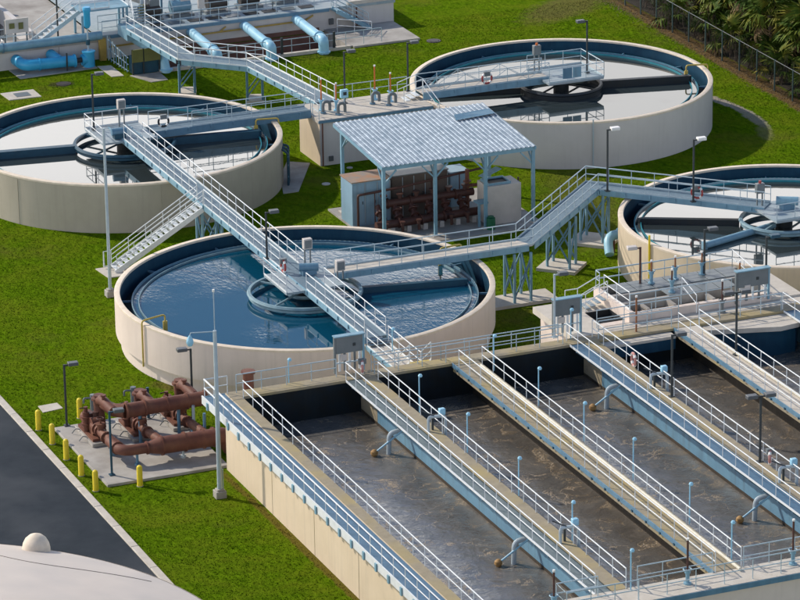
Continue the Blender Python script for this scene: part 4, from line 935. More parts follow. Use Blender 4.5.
for x in (-15.7, -14.6, -13.3, -12.1, -11.0): obj('flange', flange((x, -12.68, 2.17), (1, 0, 0), .49), BROWN, dh)
for x in (-14.9, -12.6): obj('support_post', cyl(x, -12.68, .15, .1, 1.62, 10), STEELM, dh)
def pump(x, y, label):
    t = thing('pump', label, 'pump', (x, y, .15), 'red brown pumps on the roadside pad')
    obj('skid', box(x - .55, y - 1.7, .15, x + .55, y + 1.5, .36), CONC, t, bev=.03)
    obj('base_frame', box(x - .42, y - 1.4, .36, x + .42, y + 1.3, .52), BROWN, t)
    obj('motor', join(tube((x, y + .25, .95), (x, y + 1.2, .95), .34, 14), cbox(x, y + .7, 1.2, .4, .5, .25)), BROWN, t)
    obj('coupling', tube((x, y - .15, .92), (x, y + .25, .92), .16, 10), BROWND, t)
    obj('volute', join(tube((x - .22, y - .5, .98), (x + .22, y - .5, .98), .5, 18), tube((x, y - .5, 1.0), (x, y - 1.0, 1.0), .3, 14)), BROWN, t)
    obj('suction_pipe', pipe([(x, y - 1.0, 1.0), (x, y - 2.2, 1.0), (x + .3, y - 5.0 - (y + 10.7), 1.02)], .26, 12, .3), BROWN, t)
    for d in (1.05, 1.5, 2.6): obj('flange', flange((x, y - d, 1.0), (0, 1, 0), .36), BROWN, t)
    obj('check_valve', join(cbox(x - .15, y + .2, 1.15, .5, .5, .4), cyl(x + .2, y - .2, 1.2, .2, .5, 10)), BROWND, t)
    obj('riser', pipe([(x + .45, y - .3, .7), (x + .45, y + .1, 2.2), (x + .5, y - .5, 2.45), (x + .7, y - 1.9, 2.2)], .3, 12, .35), BROWN, t)
    obj('riser_cap', join(flange((x + .45, y + .05, 2.35), (0, 0, 1), .4, .12), flange((x + .45, y - .05, 2.55), (0, 0, 1), .3, .12)), BROWN, t)
    obj('bonnet', join(cyl(x - .05, y - 1.75, 1.2, .2, .32, 10), flange((x - .05, y - 1.75, 1.52), (0, 0, 1), .27), cyl(x - .05, y - 1.75, 1.55, .06, .3, 8)), BROWN, t)
    obj('hand_wheel', torus(.2, .03, 14, 6), BROWND, t, (x - .05, y - 1.75, 1.86))
    for q in range(8): obj('flange_bolt', tube((x + .31 * math.cos(q * PI / 4), y - 2.72, 1.0 + .31 * math.sin(q * PI / 4)), (x + .31 * math.cos(q * PI / 4), y - 2.48, 1.0 + .31 * math.sin(q * PI / 4)), .03, 5), BROWND, t)
    obj('valve_stack', join(cyl(x - .3, y + .1, .5, .2, 1.15, 12), flange((x - .3, y + .1, .95), (0, 0, 1), .3), flange((x - .3, y + .1, 1.35), (0, 0, 1), .3), cyl(x - .3, y + .1, 1.65, .12, .3, 10)), BROWN, t)
    obj('lever', tube((x - .3, y + .1, 1.9), (x - .75, y - .15, 2.0), .035, 6), BROWND, t)
    obj('vent_valve', join(cyl(x + .45, y - .9, 2.55, .1, .3, 8), flange((x + .45, y - .9, 2.85), (0, 0, 1), .16)), BROWN, t)
    obj('pipe_support', cbox(x + .1, y - 3.2, .15, .2, .3, .62), STEELM, t)
    for k in (-.6, .7): obj('drain_hose', pipe([(x - .5, y + k, .4), (x - .75, y + k, .5), (x - .95, y + k + .1, .2)], .03, 6, .1), PANEL, t)
pump(-17.1, -10.7, 'red brown pump set at the road end of the pump pad')
pump(-14.75, -10.9, 'middle red brown pump set of the three on the pump pad')
pump(-12.15, -10.3, 'red brown pump set at the basin end of the pump pad')
for x, y, lb in ((-16.1, -7.9, 'behind the first pump'), (-13.6, -7.7, 'behind the middle pump')):
    t = thing('stand_pipe', 'grey gooseneck standpipe on the lawn ' + lb, 'standpipe', (x, y, 0), 'grey standpipes behind the pumps')
    obj('riser', cyl(x, y, 0, .17, 1.55, 12), PANEL, t); obj('spout', pipe([(x, y, 1.35), (x - .55, y, 1.4), (x - .55, y, 1.1)], .06, 8, .12), PANEL, t)
t = thing('stand_pipe', 'brown capped upright pipe between the pump pad and the blue tank', 'standpipe', (-10.9, -15.6, 0)); 
obj('riser', cyl(-9.9, -16.9, 0, .3, 5.0, 14), BROWN, t); obj('cap', flange((-9.9, -16.9, 5.0), (0, 0, 1), .4, .14), BROWN, t)
for i, (x, y) in enumerate(((-13.3, -9.4), (-11.9, -13.2), (-11.75, -14.6))):
    t = thing('support_post', ('teal support post behind the overhead header', 'grey support post beside the basin corner', 'blue support post at the basin corner')[i], 'post', (x, y, .15)); obj('shaft', cyl(x, y, .15, .09, 1.9, 10), (STEELD, GALV, STEELM)[i], t); obj('foot', cbox(x, y, .15, .3, .3, .05), CONC, t)
# bollards
bo = thing('bollard', '', 'bollard', (0, 0, 0), 'yellow bollards round the pump pad')
obj('shaft', lathe([(.16, -.1), (.16, 1.08), (.13, 1.17), (.06, 1.22), (0, 1.23)], 18), YEL, bo, (0, 0, 0)); obj('concrete_collar', lathe([(.19, 0), (.19, .03), (.16, .03)], 18), CONC, bo, (0, 0, 0))  # ring is a plain concrete collar round the foot
bl = [(-19.45, -8.1, 'first yellow bollard beside the lawn plate, along the road kerb'), (-19.4, -10.5, 'second yellow bollard from the lawn plate along the road kerb'), (-19.42, -13.1, 'third yellow bollard from the lawn plate along the road kerb'), (-19.42, -15.75, 'fourth yellow bollard from the lawn plate along the road kerb'), (-19.4, -18.2, 'last yellow bollard along the road kerb, at the pad corner'), (-16.72, -7.28, 'yellow bollard on the lawn behind the first pump'), (-16.97, -18.54, 'yellow bollard alone in front of the pump pad')]
for i, (x, y, lb) in enumerate(bl):
    if i == 0: bo.location = (x, y, 0); bo['label'] = lb
    else: dup(bo, (x, y, 0), 0, lb)

def slab(poly, label, m_=CONCL, h=.05, group='concrete pads on the lawn', name='concrete_pad', extra=None):
    o = obj(name, prism(poly, -.1, h), m_); tag(o, label, 'pad', group)
    if extra: obj('cover', prism(extra, h, h + .02), PANEL, o)
slab([(-18.4, -5.61), (-18.35, -4.5), (-17.18, -4.44), (-17.13, -5.42)], 'pale square plate in the lawn beside the road bollards', CONCL, .03)
slab([(8.8, 26.8), (9.9, 26.8), (12.9, 32.4), (11.6, 33.4), (10.0, 30.5)], 'irregular concrete pad on the lawn right beside the taupe tank', CONC)
slab([(-1.4, 57.8), (-1.3, 55.9), (1.1, 55.8), (1.1, 57.8)], 'cream square pad with grey lid on the lawn above the taupe tank', CONCL, .06, extra=[(-.6, 57.3), (-.6, 56.3), (.5, 56.3), (.5, 57.3)])
slab([(7.3, 61.6), (8.3, 61.4), (8.3, 58.4), (7.4, 58.5)], 'long cream pad on the lawn beside the yellow post', CONCL)
slab([(8.7, 58.2), (11.0, 58.2), (10.9, 56.0), (9.6, 55.9)], 'grey pad on the lawn in front of the olive roofed kiosk', CONC)
slab([(1.0, 63.4), (7.2, 63.4), (7.2, 61.2), (1.1, 60.9)], 'blue grey pad under the bright blue pipes', CONC)
slab([(28.7, 50.6), (29.3, 49.9), (29.7, 50.4), (29.1, 51)], 'small grey stone plate on the lawn beside the grey tank', CONC)
slab([(40.1, 14.5), (41.0, 14.2), (41.1, 14.7), (40.2, 15)], 'small pale block on the lawn below the beige tank', CONCL, .25)
for x, y, lb in ((3.6, 58.3, 'dark round manhole cover on the lawn near the cream pad'), (32.7, 57.3, 'dark manhole cover on the lawn beyond the stair slab')):
    o = obj('manhole_cover', cyl(x, y, -.05, .55, .09, 24), MANH); tag(o, lb, 'manhole', 'manhole covers in the lawn'); obj('lid', cyl(x, y, .041, .4, .02, 20), MANH, o)
for x, y, r, lb in ((12.2, 27.6, .3, 'near the shelter post'), (12.9, 26.0, .28, 'closest to the shelter roof corner'), (15.0, 30.3, .22, 'at the foot of the valve chamber')):
    o = obj('stone_plate', cyl(x, y, -.05, r, .09, 9), CONCL); tag(o, 'small pale stone plate on the lawn ' + lb, 'stone', 'small stone plates on the lawn')
# pipe rack on the taupe tank
pk = thing('pipe_rack', 'dark blue pipe rack standing against the side of the taupe tank', 'pipe rack', (9.9, 29.2, 0))
for k in range(4): obj('pipe', pipe([(9.75 + .28 * k * .5, 28.3 + .32 * k, .05), (9.75 + .28 * k * .5, 28.3 + .32 * k, 2.3 + .2 * (k % 2)), (9.4 + .28 * k * .5, 28.5 + .32 * k, 2.6)], .08, 8, .15), STEELD, pk)
for z in (.7, 1.5, 2.1): obj('cross_bar', beam((9.7, 28.1, z), (10.25, 29.5, z), .06, .08), STEELM, pk)
# blue elbow by beige tank
t = thing('elbow_pipe', 'pale blue elbow pipe on brown legs against the beige tank', 'pipe', (24.2, 7.4, 0))
obj('bend', pipe([(22.9, 5.6, .2), (23.2, 6.6, 1.15), (24.7, 6.5, 1.15)], .3, 14, .7), SKYP, t); obj('flange', flange((24.0, 6.55, 1.15), (1, 0, 0), .4), SKYP, t)
for x, y in ((23.6, 6.5), (24.3, 6.55)): obj('leg', cyl(x, y, 0, .1, .9, 8), BROWN, t)

# ------------------------------------------------------------------ headworks building at the top left
hb = thing('headworks', 'pale headworks building with a railed deck and blue outlet pipes', 'building', (15, 64, 0))
YW = 63.5
obj('wall', box(5.0, YW, -1.6, 32.0, YW + .4, 1.62), GREYW, hb); obj('side_wall', box(31.6, YW + .41, -.3, 32.0, 90, 1.62), GREYW, hb)
obj('low_wall', box(-40, YW + .1, -.3, 4.99, YW + .5, 1.35), GREYW, hb)
obj('deck', box(8.2, YW - .1, 1.62, 32.1, 90, 1.82), PLAT, hb); obj('deck_edge', box(9.0, YW - .2, 1.56, 26.6, YW - .11, 1.8), STEELM, hb)
obj('left_deck', box(-40, YW - .1, 1.35, 8.19, 66.2, 1.52), CONC, hb)
obj('trench_floor', box(11.2, 58.35, -1.7, 26.2, YW, -1.6), CONC, hb); obj('trench_wall', box(11.0, 58.0, -1.7, 26.2, 58.349, .24), CONCL, hb)
obj('trench_end', box(26.201, 58.35, -1.7, 26.5, YW - .001, .14), CONC, hb); obj('trench_side', box(10.9, 58.35, -1.7, 11.199, YW - .001, .1), CONC, hb)
obj('lower_wall', box(11.3, YW - .04, -1.6, 25.8, YW - .001, .35), BRICKR, hb)
obj('door', box(27.2, YW - .03, .16, 28.6, YW - .002, 1.5), CABW, hb); obj('wall_box', box(26.6, YW - .2, .5, 26.95, YW - .002, .95), LAMPG, hb)
obj('end_slab', box(26.501, 58.05, -.1, 31.9, YW - .002, .15), CONC, hb)
obj('parapet', box(28.2, YW - .06, 1.821, 32.15, YW + .3, 2.1), CONCL, hb)
obj('gas_pipe', pipe([(8.9, YW - .12, .9), (18.5, YW - .12, 1.0), (24.6, YW - .12, 1.05), (25.3, YW - .12, 1.4)], .07, 8), OCHRE, hb)
for x in (17.7, ): obj('gas_branch', pipe([(x, YW - .12, 1.0), (x + .5, YW - .12, 1.35)], .06, 8), OCHRE, hb)
obj('drain', tube((28.9, YW - .08, .1), (28.9, YW - .08, 1.6), .05, 6), BROWN, hb)
railing([(8.4, YW, 1.82), (27.0, YW, 1.82)], 'pale blue guard rail along the front edge of the headworks deck', None, mt=RAIL, toe=False)
railing([(-6, YW, 1.52), (3.0, YW, 1.52)], 'pale blue guard rail on the low headworks deck by the water', None, mt=RAIL, toe=False)
railing([(11.3, 58.15, .24), (28.8, 58.15, .24)], 'pale blue guard rail along the trench in front of the headworks', None, mt=RAIL, toe=False)
for i, x in enumerate((15.4, 19.7, 23.9)):
    t = thing('outlet_pipe', ('light blue outlet pipe over the trench nearest the angled footbridge', 'middle light blue outlet pipe over the trench', 'light blue outlet pipe over the trench nearest the wall stair')[i], 'pipe', (x, 58, 0), 'light blue outlet pipes from the headworks')
    obj('run', pipe([(x, YW, 1.25), (x, 58.3, 1.05)], .37, 16), SKYP, t); obj('bend', pipe([(x, 58.3, 1.05), (x, 57.7, 1.03), (x, 57.65, -.2)], .39, 16, .45), SKYP, t)
    obj('flange', flange((x, 58.6, 1.06), (0, 1, 0), .47), SKYP, t); obj('collar', flange((x, 57.66, .15), (0, 0, 1), .5), SKYP, t)
    obj('stay', cbox(x + 1.0, 58.1, 0, .16, .16, 1.5), LAMPM, t)
t = thing('outlet_pipe', 'light blue upright outlet pipe beside the olive roofed kiosk', 'pipe', (11.6, 58.5, 0)); obj('run', pipe([(10.9, YW, 1.3), (11.4, 58.6, 1.2), (11.5, 58.0, -.2)], .38, 16, .6), SKYP, t); obj('flange', flange((11.5, 58.0, .2), (0, 0, 1), .48), SKYP, t)
# bright blue manifold
bm_ = thing('blue_manifold', 'bright blue pipe manifold with valve against the low headworks wall', 'pipe manifold', (4, 62, 0))
obj('header', pipe([(1.6, YW, .75), (1.75, 61.9, .7), (5.6, 61.9, .6)], .42, 16, .6), CYAN, bm_); obj('branch', pipe([(4.3, YW, .85), (4.5, 61.95, .7)], .4, 14), CYAN, bm_)
obj('collar', flange((5.65, 61.9, .6), (1, 0, 0), .5), CYAN, bm_); obj('collar', flange((2.9, 61.9, .66), (1, 0, 0), .48), CYAN, bm_)
obj('valve_body', tube((5.7, 61.9, .6), (6.2, 61.9, .6), .2, 12), MANH, bm_); obj('tee', join(tube((6.2, 61.9, .6), (6.6, 61.9, .6), .42, 14), cyl(6.75, 61.9, -.1, .45, 1.25, 16)), CYAN, bm_)
obj('flange', flange((6.75, 61.9, 1.2), (0, 0, 1), .52), CYAN, bm_); obj('stay', cbox(4.9, 61.4, 0, .1, .1, 1.4), LAMPM, bm_)
obj('actuator_stem', tube((6.75, 61.9, 1.2), (6.75, 61.9, 3.0), .06, 8), GALV, bm_); obj('actuator_joint', cyl(6.75, 61.9, 1.7, .16, .4, 10), STEELD, bm_)
obj('actuator', lathe([(0, 4.6), (.26, 4.6), (.3, 4.5), (.3, 4.3), (.25, 4.2), (.25, 3.2), (.15, 3.0), (0, 3.0)], 18, False, (6.75, 61.9)), CYAN, bm_)
t = thing('deck_pipe', 'large grey blue pipe lying along the low headworks deck', 'pipe', (2, 62.9, 1.7)); obj('run', tube((-12, 63.1, 1.85), (8.2, 63.1, 1.95), .33, 14), STEEL, t); obj('collar', flange((.5, 63.1, 1.9), (1, 0, 0), .4), STEELM, t)
# kiosk, rack, yellow post
t = thing('kiosk', 'dark blue kiosk with olive roof panels on the headworks lawn', 'kiosk', (9.9, 58.4, 0)); obj('body', box(9.0, 58.3, .05, 11.0, 59.2, 1.3), STEELD, t); obj('roof_panel', box(8.9, 58.1, 1.0, 9.75, 58.25, 1.95), OLIVE, t); obj('roof_panel', box(9.85, 58.1, 1.0, 11.1, 58.25, 1.95), OLIVE, t)
for x in (8.95, 9.8, 11.05): obj('post', cbox(x, 58.2, 0, .1, .1, 1.98), LAMPM, t)
t = thing('wire_rack', 'grey blue wire rack leaning along the path beside the yellow post', 'rack', (8.6, 60.5, 0))
for i in range(8): obj('bar', beam((8.55 + .03 * i, 62.6 - .52 * i, .1), (8.5 + .03 * i, 62.6 - .52 * i, 2.0 - .1 * i), .06, .06), (RAIL, STEELM)[i % 2], t)
for z in (.3, 1.0, 1.7): obj('cross_bar', beam((8.55, 62.7, z), (8.8, 58.8, z * .72), .05, .06), RAIL, t)
tag(obj('yellow_post', box(8.0, 62.9, 0, 8.5, 63.3, 1.7), OCHRE, bev=.03), 'ochre yellow square post at the corner of the headworks deck', 'post')
# tank of water behind the low deck, upper stair and platform, deck machines
ot = thing('open_tank', 'open grey water tank beyond the low headworks deck', 'tank', (-10, 75, 0)); obj('wall', box(-40, 66.21, -.2, 3.59, 66.6, 1.3), GREYW, ot); obj('divider', box(3.6, 66.61, -.2, 4.0, 95, 1.9), GREYW, ot); obj('added_back_wall', box(-40, 74, -.2, 3.59, 74.4, 2.9), NAVY, ot); obj('far_deck', box(4.01, 66.21, 1.0, 8.19, 90, 1.5), CONC, ot)  # navy wall at the back is added to make the water look dark
o = struct('tank_water', box(-40, 66.61, -.5, 3.59, 95, .7), WATC)
us = thing('stair', 'pale steel stair on the headworks deck rising to the upper platform', 'stair', (5, 64.5, 1.5))
for i in range(9): obj('tread', box(3.6 + .36 * i, 64.2, 1.6 + .23 * i, 3.95 + .36 * i, 65.3, 1.65 + .23 * i), RAILW, us)
for y in (64.15, 65.35): obj('stringer', beam((3.5, y, 1.55), (6.9, y, 3.65), .06, .3), RAIL, us); sub_railing(us, [(3.5, y, 1.7), (6.9, y, 3.8)], mt=RAILW, toe=False)
upf = thing('upper_platform', 'pale steel platform at the top of the headworks stair', 'platform', (8.5, 65, 3.7)); obj('deck', box(6.9, 63.9, 3.62, 10.8, 66.2, 3.72), STEEL, upf)
for x in (7.1, 10.6):
    for y in (64.1, 66.0): obj('leg', cbox(x, y, 1.83 if x > 8.2 else 1.53, .16, .16, 1.78), STEEL, upf)
sub_railing(upf, [(6.9, 66.1, 3.72), (10.7, 66.1, 3.72), (10.7, 64.0, 3.72)], mt=RAILW); sub_railing(upf, [(6.95, 64.0, 3.72), (9.2, 64.0, 3.72)], mt=RAILW)
for i in range(7): obj('step', box(10.85 - .0 * i, 64.0 - .3 * i, 3.5 - .13 * i, 11.9, 64.3 - .3 * i, 3.55 - .13 * i), GRATE, upf)
sub_railing(upf, [(10.85, 64.0, 3.65), (10.2, 61.3, 2.75)], mt=RAILW, toe=False); sub_railing(upf, [(12.0, 64.0, 3.65), (11.1, 61.3, 2.75)], mt=RAILW, toe=False)
t = thing('panel_board', 'beige grey panel board on legs on the low headworks deck', 'panel', (1.8, 64.6, 1.5)); obj('panel', box(1.2, 64.5, 2.5, 3.0, 64.65, 3.6), CABW, t)
for x in (1.2, 2.0, 2.9): obj('leg', cbox(x, 64.7, 1.52, .12, .09, 2.0), PANEL, t)
obj('gauge', join(cbox(1.7, 64.45, 2.9, .4, .08, .4), cbox(2.4, 64.45, 2.8, .35, .08, .5)), OLIVE, t)
lamp(5.2, 64.3, 1.52, 6.5, -5, 'dark lamp pole at the stair on the low headworks deck')
railing([(8.6, 65.1, 1.82), (26.6, 65.1, 1.82)], 'pale blue guard rail in front of the machines on the headworks deck', None, mt=RAIL, toe=False)
railing([(-6, 66.4, 1.3), (3.4, 66.4, 1.3)], 'pale blue guard rail beside the open grey water tank', None, mt=RAIL, toe=False)
for i in range(9):
    o = obj('deck_hatch', box(12.6 + 1.5 * i, 64.1, 1.821, 13.7 + 1.5 * i, 64.85, 1.86), (DARK, PANEL, DARK)[i % 3], hb)
pr = thing('pipe_rack', 'grey blue overhead pipe rack behind the machines on the headworks deck', 'pipe rack', (19, 67.6, 1.82))
for k, (dz_, r_, m_) in enumerate(((0, .14, GALV), (.4, .1, STEEL), (-.45, .18, CABW))): obj('pipe', tube((11.0, 67.6 + .25 * k, 3.9 + dz_), (27.0, 67.6 + .25 * k, 3.9 + dz_), r_, 10), m_, pr)
for x in (11.5, 14.6, 17.7, 20.8, 23.9, 26.6): obj('post', cbox(x, 67.75, 1.82, .14, .14, 2.9), STEELM, pr); obj('cross_bar', beam((x, 67.3, 3.2), (x, 68.4, 3.2), .1, .1), STEELM, pr)
for i, x in enumerate((12.1, 16.8, 22.6)):
    t = thing('switch_box', ('small olive switch box on the headworks deck nearest the upper platform', 'beige switch box midway along the headworks deck', 'grey switch box near the wall stair end of the headworks deck')[i], 'switch box', (x, 64.9, 1.82)); obj('post', cbox(x, 64.95, 1.82, .08, .08, 1.5), PANEL, t); obj('case', cbox(x, 64.9, 2.6, .5, .25, .8), (OLIVE, CABW, PANEL)[i], t, bev=.02)
def machine(x, y, label, m1, m2, w=1.6, h=1.1):
    t = thing('blower_unit', label, 'blower', (x, y, 1.82), 'machines on the headworks deck')
    obj('skid', cbox(x, y, 1.82, w, 1.3, .2), PANEL, t); obj('drum', tube((x - w * .4, y, 2.02 + h * .45), (x + w * .4, y, 2.02 + h * .45), h * .42, 16), m1, t); obj('case', cbox(x + w * .2, y + .1, 2.02 + h * .6, w * .4, .8, h * .6), m2, t, bev=.04)
    obj('outlet', pipe([(x - w * .3, y, 2.02 + h * .7), (x - w * .3, y, 2.6 + h), (x - w * .3, y + 1.5, 2.8 + h)], .14, 10, .3), GALV, t)
for x, y, lb, a, b in ((13.0, 66.0, 'dark machine with grey case on the headworks deck by the platform', MANH, PANEL), (15.6, 66.4, 'pale blue machine second along the headworks deck', STEEL, CABW), (18.4, 66.0, 'machine with beige case in the middle of the headworks deck', MANH, CABW), (21.2, 66.4, 'dark low machine beside the beige cased one on the headworks deck', MANH, STEEL), (24.2, 66.6, 'pale machine at the stair end of the headworks deck', CABW, STEELM)):
    machine(x, y, lb, a, b, 1.9, 1.2)
t = thing('duct', 'grey inclined duct crossing behind the upper platform', 'duct', (12, 68, 2)); obj('run', tube((9.0, 69, 4.6), (14.0, 67.2, 2.6), .32, 12), CABW, t); obj('foot', cbox(14.0, 67.2, 1.82, .7, .7, .6), PANEL, t)
ws = thing('stair', 'pale blue steel stair down from the headworks deck to the end slab', 'stair', (28.8, 62.6, .15))
for i in range(8): obj('tread', box(26.9 + .33 * i, 62.3, 1.75 - .2 * i, 27.22 + .33 * i, 63.3, 1.8 - .2 * i), STEEL, ws)
for y in (62.25, 63.36): obj('stringer', beam((26.8, y, 1.8), (29.6, y, .1), .05, .3), STEEL, ws); sub_railing(ws, [(26.8, y, 1.95), (29.4, y, .3)], mt=RAIL, toe=False, mids=2)
railing([(26.8, 62.2, .15), (28.9, 60.4, .15)], 'white slanting handrail at the foot of the headworks wall stair', None, mt=RAILW, toe=False)

# ------------------------------------------------------------------ dome roofed tank in the near corner
dt = thing('dome_tank', 'cream domed tank roof in the near corner beside the road', 'tank', (-40.6, -50.9, 0))
Rd, zw, rise = 17.28, 6.0, 2.6; Rs = (Rd * Rd + rise * rise) / (2 * rise)
prof = [(Rd * k / 24, zw + rise - (Rs - math.sqrt(max(Rs * Rs - (Rd * k / 24) ** 2, 0)))) for k in range(25)]
dz = lambda r: zw + rise - (Rs - math.sqrt(Rs * Rs - r * r))
obj('dome', lathe(prof, 128), DOME, dt, (-40.6, -50.9, 0)); obj('wall', lathe([(Rd - .1, -.3), (Rd - .1, zw - .01)], 128), BEIGE, dt, (-40.6, -50.9, 0)); obj('rim', lathe([(Rd - .1, zw - .3), (Rd + .04, zw - .3), (Rd + .04, zw), (Rd, zw + .02)], 128), CREAM, dt, (-40.6, -50.9, 0))
va, vr = math.atan2(-38.3 + 50.9, -28.6 + 40.6), 16.75
vx, vy = -40.6 + vr * math.cos(va), -50.9 + vr * math.sin(va)
obj('vent_cap', lathe([(.7, -.3), (.69, .0), (.64, .25), (.52, .48), (.33, .65), (.14, .73), (0, .75)], 28), CREAM, dt, (vx, vy, dz(vr) + .1))
sm = []
for i in range(15):
    f = i / 14; a = R(21 + 35 * f); r = 15.2 + 1.2 * (1 - f) - 2.2 * math.sin(f * 3)
    sm.append((-40.6 + r * math.cos(a), -50.9 + r * math.sin(a), dz(r) + .004))
obj('seam', pipe(sm, .022, 5), SEAM, dt)

# ------------------------------------------------------------------ fence, palms, undergrowth
fn = thing('chain_link_fence', 'tall grey chain link fence in front of the palms', 'fence', (50, 40, 0))
fx0, fy0, fx1, fy1 = 50.3, 66.0, 49.5, 20.0; FH = 2.3
fp = lambda t: (fx0 + (fx1 - fx0) * t, fy0 + (fy1 - fy0) * t)
for i in range(17): obj('post', cyl(*fp(i / 16), 0, .06, FH + .05, 8), FPOST, fn)
obj('top_rail', tube((*fp(0), FH), (*fp(1), FH), .026, 6), LAMPG, fn)
wv, wf = [], []
Lf = math.hypot(fx1 - fx0, fy1 - fy0); s_ = .13
for k in range(int(-FH / s_), int(Lf / s_) + 1):
    for sg in (1, -1):
        a0 = k * s_ if sg > 0 else k * s_ + FH
        a1 = a0 + sg * FH
        p0, p1 = a0 / Lf, a1 / Lf
        z0, z1 = 0.02, FH
        if min(p0, p1) < 0 or max(p0, p1) > 1: continue
        A, B = fp(p0), fp(p1); b = len(wv)
        for (x, y), z in ((A, z0), (B, z1)):
            wv += [(x - .006, y - .006, z), (x + .006, y + .006, z)]
        wf.append((b, b + 1, b + 3, b + 2))
o = obj('wire_mesh', (wv, wf), WIRE, fn, smooth=0); o['kind'] = 'stuff'
def frond_mesh(seed, mt, ln=1.0, droop=.5):
    rnd = random.Random(seed); v, f = [], []
    # petiole along +x, arching
    pts = [(0, 0, 0), (.45 * ln, 0, .16 * ln), (.95 * ln, 0, .16 * ln)]
    g = pipe(pts, .016, 4); v += g[0]; f += g[1]
    o0 = Vector(pts[-1])
    for i in range(15):
        a = R(-118 + 236 * i / 14 + rnd.uniform(-5, 5)); l_ = ln * (1.0 - .28 * abs(i - 7) / 7) * rnd.uniform(.85, 1.1)
        d = Vector((math.cos(a), math.sin(a), 0)); s = Vector((-math.sin(a), math.cos(a), 0)); wd_ = .075 * ln
        z1 = -.04 * ln; z2 = -droop * ln * rnd.uniform(.5, 1.1)
        b = len(v)
        v += [tuple(o0), tuple(o0 + d * l_ * .5 + s * wd_ + Vector((0, 0, z1 + .03))), tuple(o0 + d * l_ * .5 - s * wd_ + Vector((0, 0, z1 - .02))), tuple(o0 + d * l_ + Vector((0, 0, z2)))]
        f += [(b, b + 2, b + 3, b + 1)]
    return mesh_of('frond', (v, f), mt, 0)
FM = [frond_mesh(i, FRONDA if i % 3 else FRONDB, 1.0, .35 + .1 * (i % 3)) for i in range(6)]
FD = [frond_mesh(20 + i, FRONDD, .95, .75) for i in range(2)]
tk = {}
def palm(x, y, h, label, sc=1.0, n=22, seed=0):
    rnd = random.Random(seed)
    t = thing('palm_tree', label, 'palm tree', (x, y, 0), 'cabbage palms beyond the fence')
    lx, ly = rnd.uniform(-.3, .3), rnd.uniform(-.3, .3)
    obj('trunk', pipe([(x, y, -.1), (x + lx * .3, y + ly * .3, h * .5), (x + lx, y + ly, h)], [.22, .17, .2], 9), TRUNK, t)
    for i in range(n):
        a = i * 2.399 + rnd.uniform(-.3, .3); e = 1 - i / n
        el = R(72 - 125 * (i / n) + rnd.uniform(-10, 10))
        dead = i > n - 4
        o = put('dead_frond' if dead else 'frond', (rnd.choice(FD) if dead else rnd.choice(FM)), (x + lx, y + ly, h - .25 + .35 * e), t)
        o.rotation_euler = (rnd.uniform(-.25, .25), -el, a); k = sc * rnd.uniform(.85, 1.2); o.scale = (k, k, k)
rnd = random.Random(3)
ORD = ['first', 'second', 'third', 'fourth', 'fifth', 'sixth', 'seventh', 'eighth', 'ninth', 'tenth', 'eleventh', 'twelfth', 'thirteenth', 'fourteenth', 'fifteenth', 'sixteenth', 'seventeenth']
ROWN = ['low trunkless fan palm close behind the fence', 'fan palm in the front rank', 'fan palm in the second rank', 'taller fan palm in the third rank', 'tall fan palm in the rearmost rank']
for row, (x0, n_, h0, y0, dy) in enumerate(((51.9, 8, .5, 23.0, 4.3), (53.4, 9, 2.3, 21.5, 4.1), (56.0, 9, 3.3, 23.5, 4.2), (59.2, 9, 4.2, 25.0, 4.2), (63.0, 8, 5.4, 27.0, 4.6))):
    for j in range(n_):
        palm(x0 + rnd.uniform(-.6, .6), y0 + dy * j + rnd.uniform(-.9, .9), h0 + rnd.uniform(-.2, .3) + (rnd.uniform(0, 1.8) if row else .2), '%s, %s from the beige tank end' % (ROWN[row], ORD[j]), (1.1, 1.4, 1.4, 1.5, 1.5)[row], 15 if row == 0 else 28, row * 20 + j)
def shrub_mesh(seed, mt, n=420, lf=.11):
    rnd = random.Random(seed); v, f = [], []
    blobs = [(rnd.uniform(-.7, .7), rnd.uniform(-.7, .7), rnd.uniform(.4, 1.3), rnd.uniform(.35, .6)) for _ in range(7)]
    for i in range(n):
        bx, by, bz, br = rnd.choice(blobs)
        d = Vector((rnd.gauss(0, 1), rnd.gauss(0, 1), rnd.gauss(0, 1))).normalized() * br * rnd.uniform(.5, 1.05)
        p = Vector((bx, by, max(.05, bz))) + d
        a = Vector((rnd.gauss(0, 1), rnd.gauss(0, 1), rnd.gauss(0, .6))).normalized(); c = a.cross(Vector((0, 0, 1))).normalized()
        l_ = lf * rnd.uniform(.7, 1.5); b = len(v)
        v += [tuple(p), tuple(p + a * l_ + c * l_ * .4), tuple(p + a * l_ * 2), tuple(p + a * l_ - c * l_ * .4)]; f.append((b, b + 1, b + 2, b + 3))
    return mesh_of('foliage', (v, f), mt, 0)
SM = [shrub_mesh(i, SHRUBM if i != 2 else FRONDB) for i in range(3)]
def twig_mesh(seed):
    rnd = random.Random(seed); gs = []
    for i in range(16):
        x, y = rnd.uniform(-.9, .9), rnd.uniform(-.5, .5)
        gs.append(pipe([(x, y, 0), (x + rnd.uniform(-.3, .3), y + rnd.uniform(-.3, .3), .9), (x + rnd.uniform(-.7, .7), y + rnd.uniform(-.5, .5), rnd.uniform(1.3, 2.3))], [.025, .018, .008], 4))
    return mesh_of('stems', join(*gs), TWIG, 0)
TM = [twig_mesh(i) for i in range(2)]
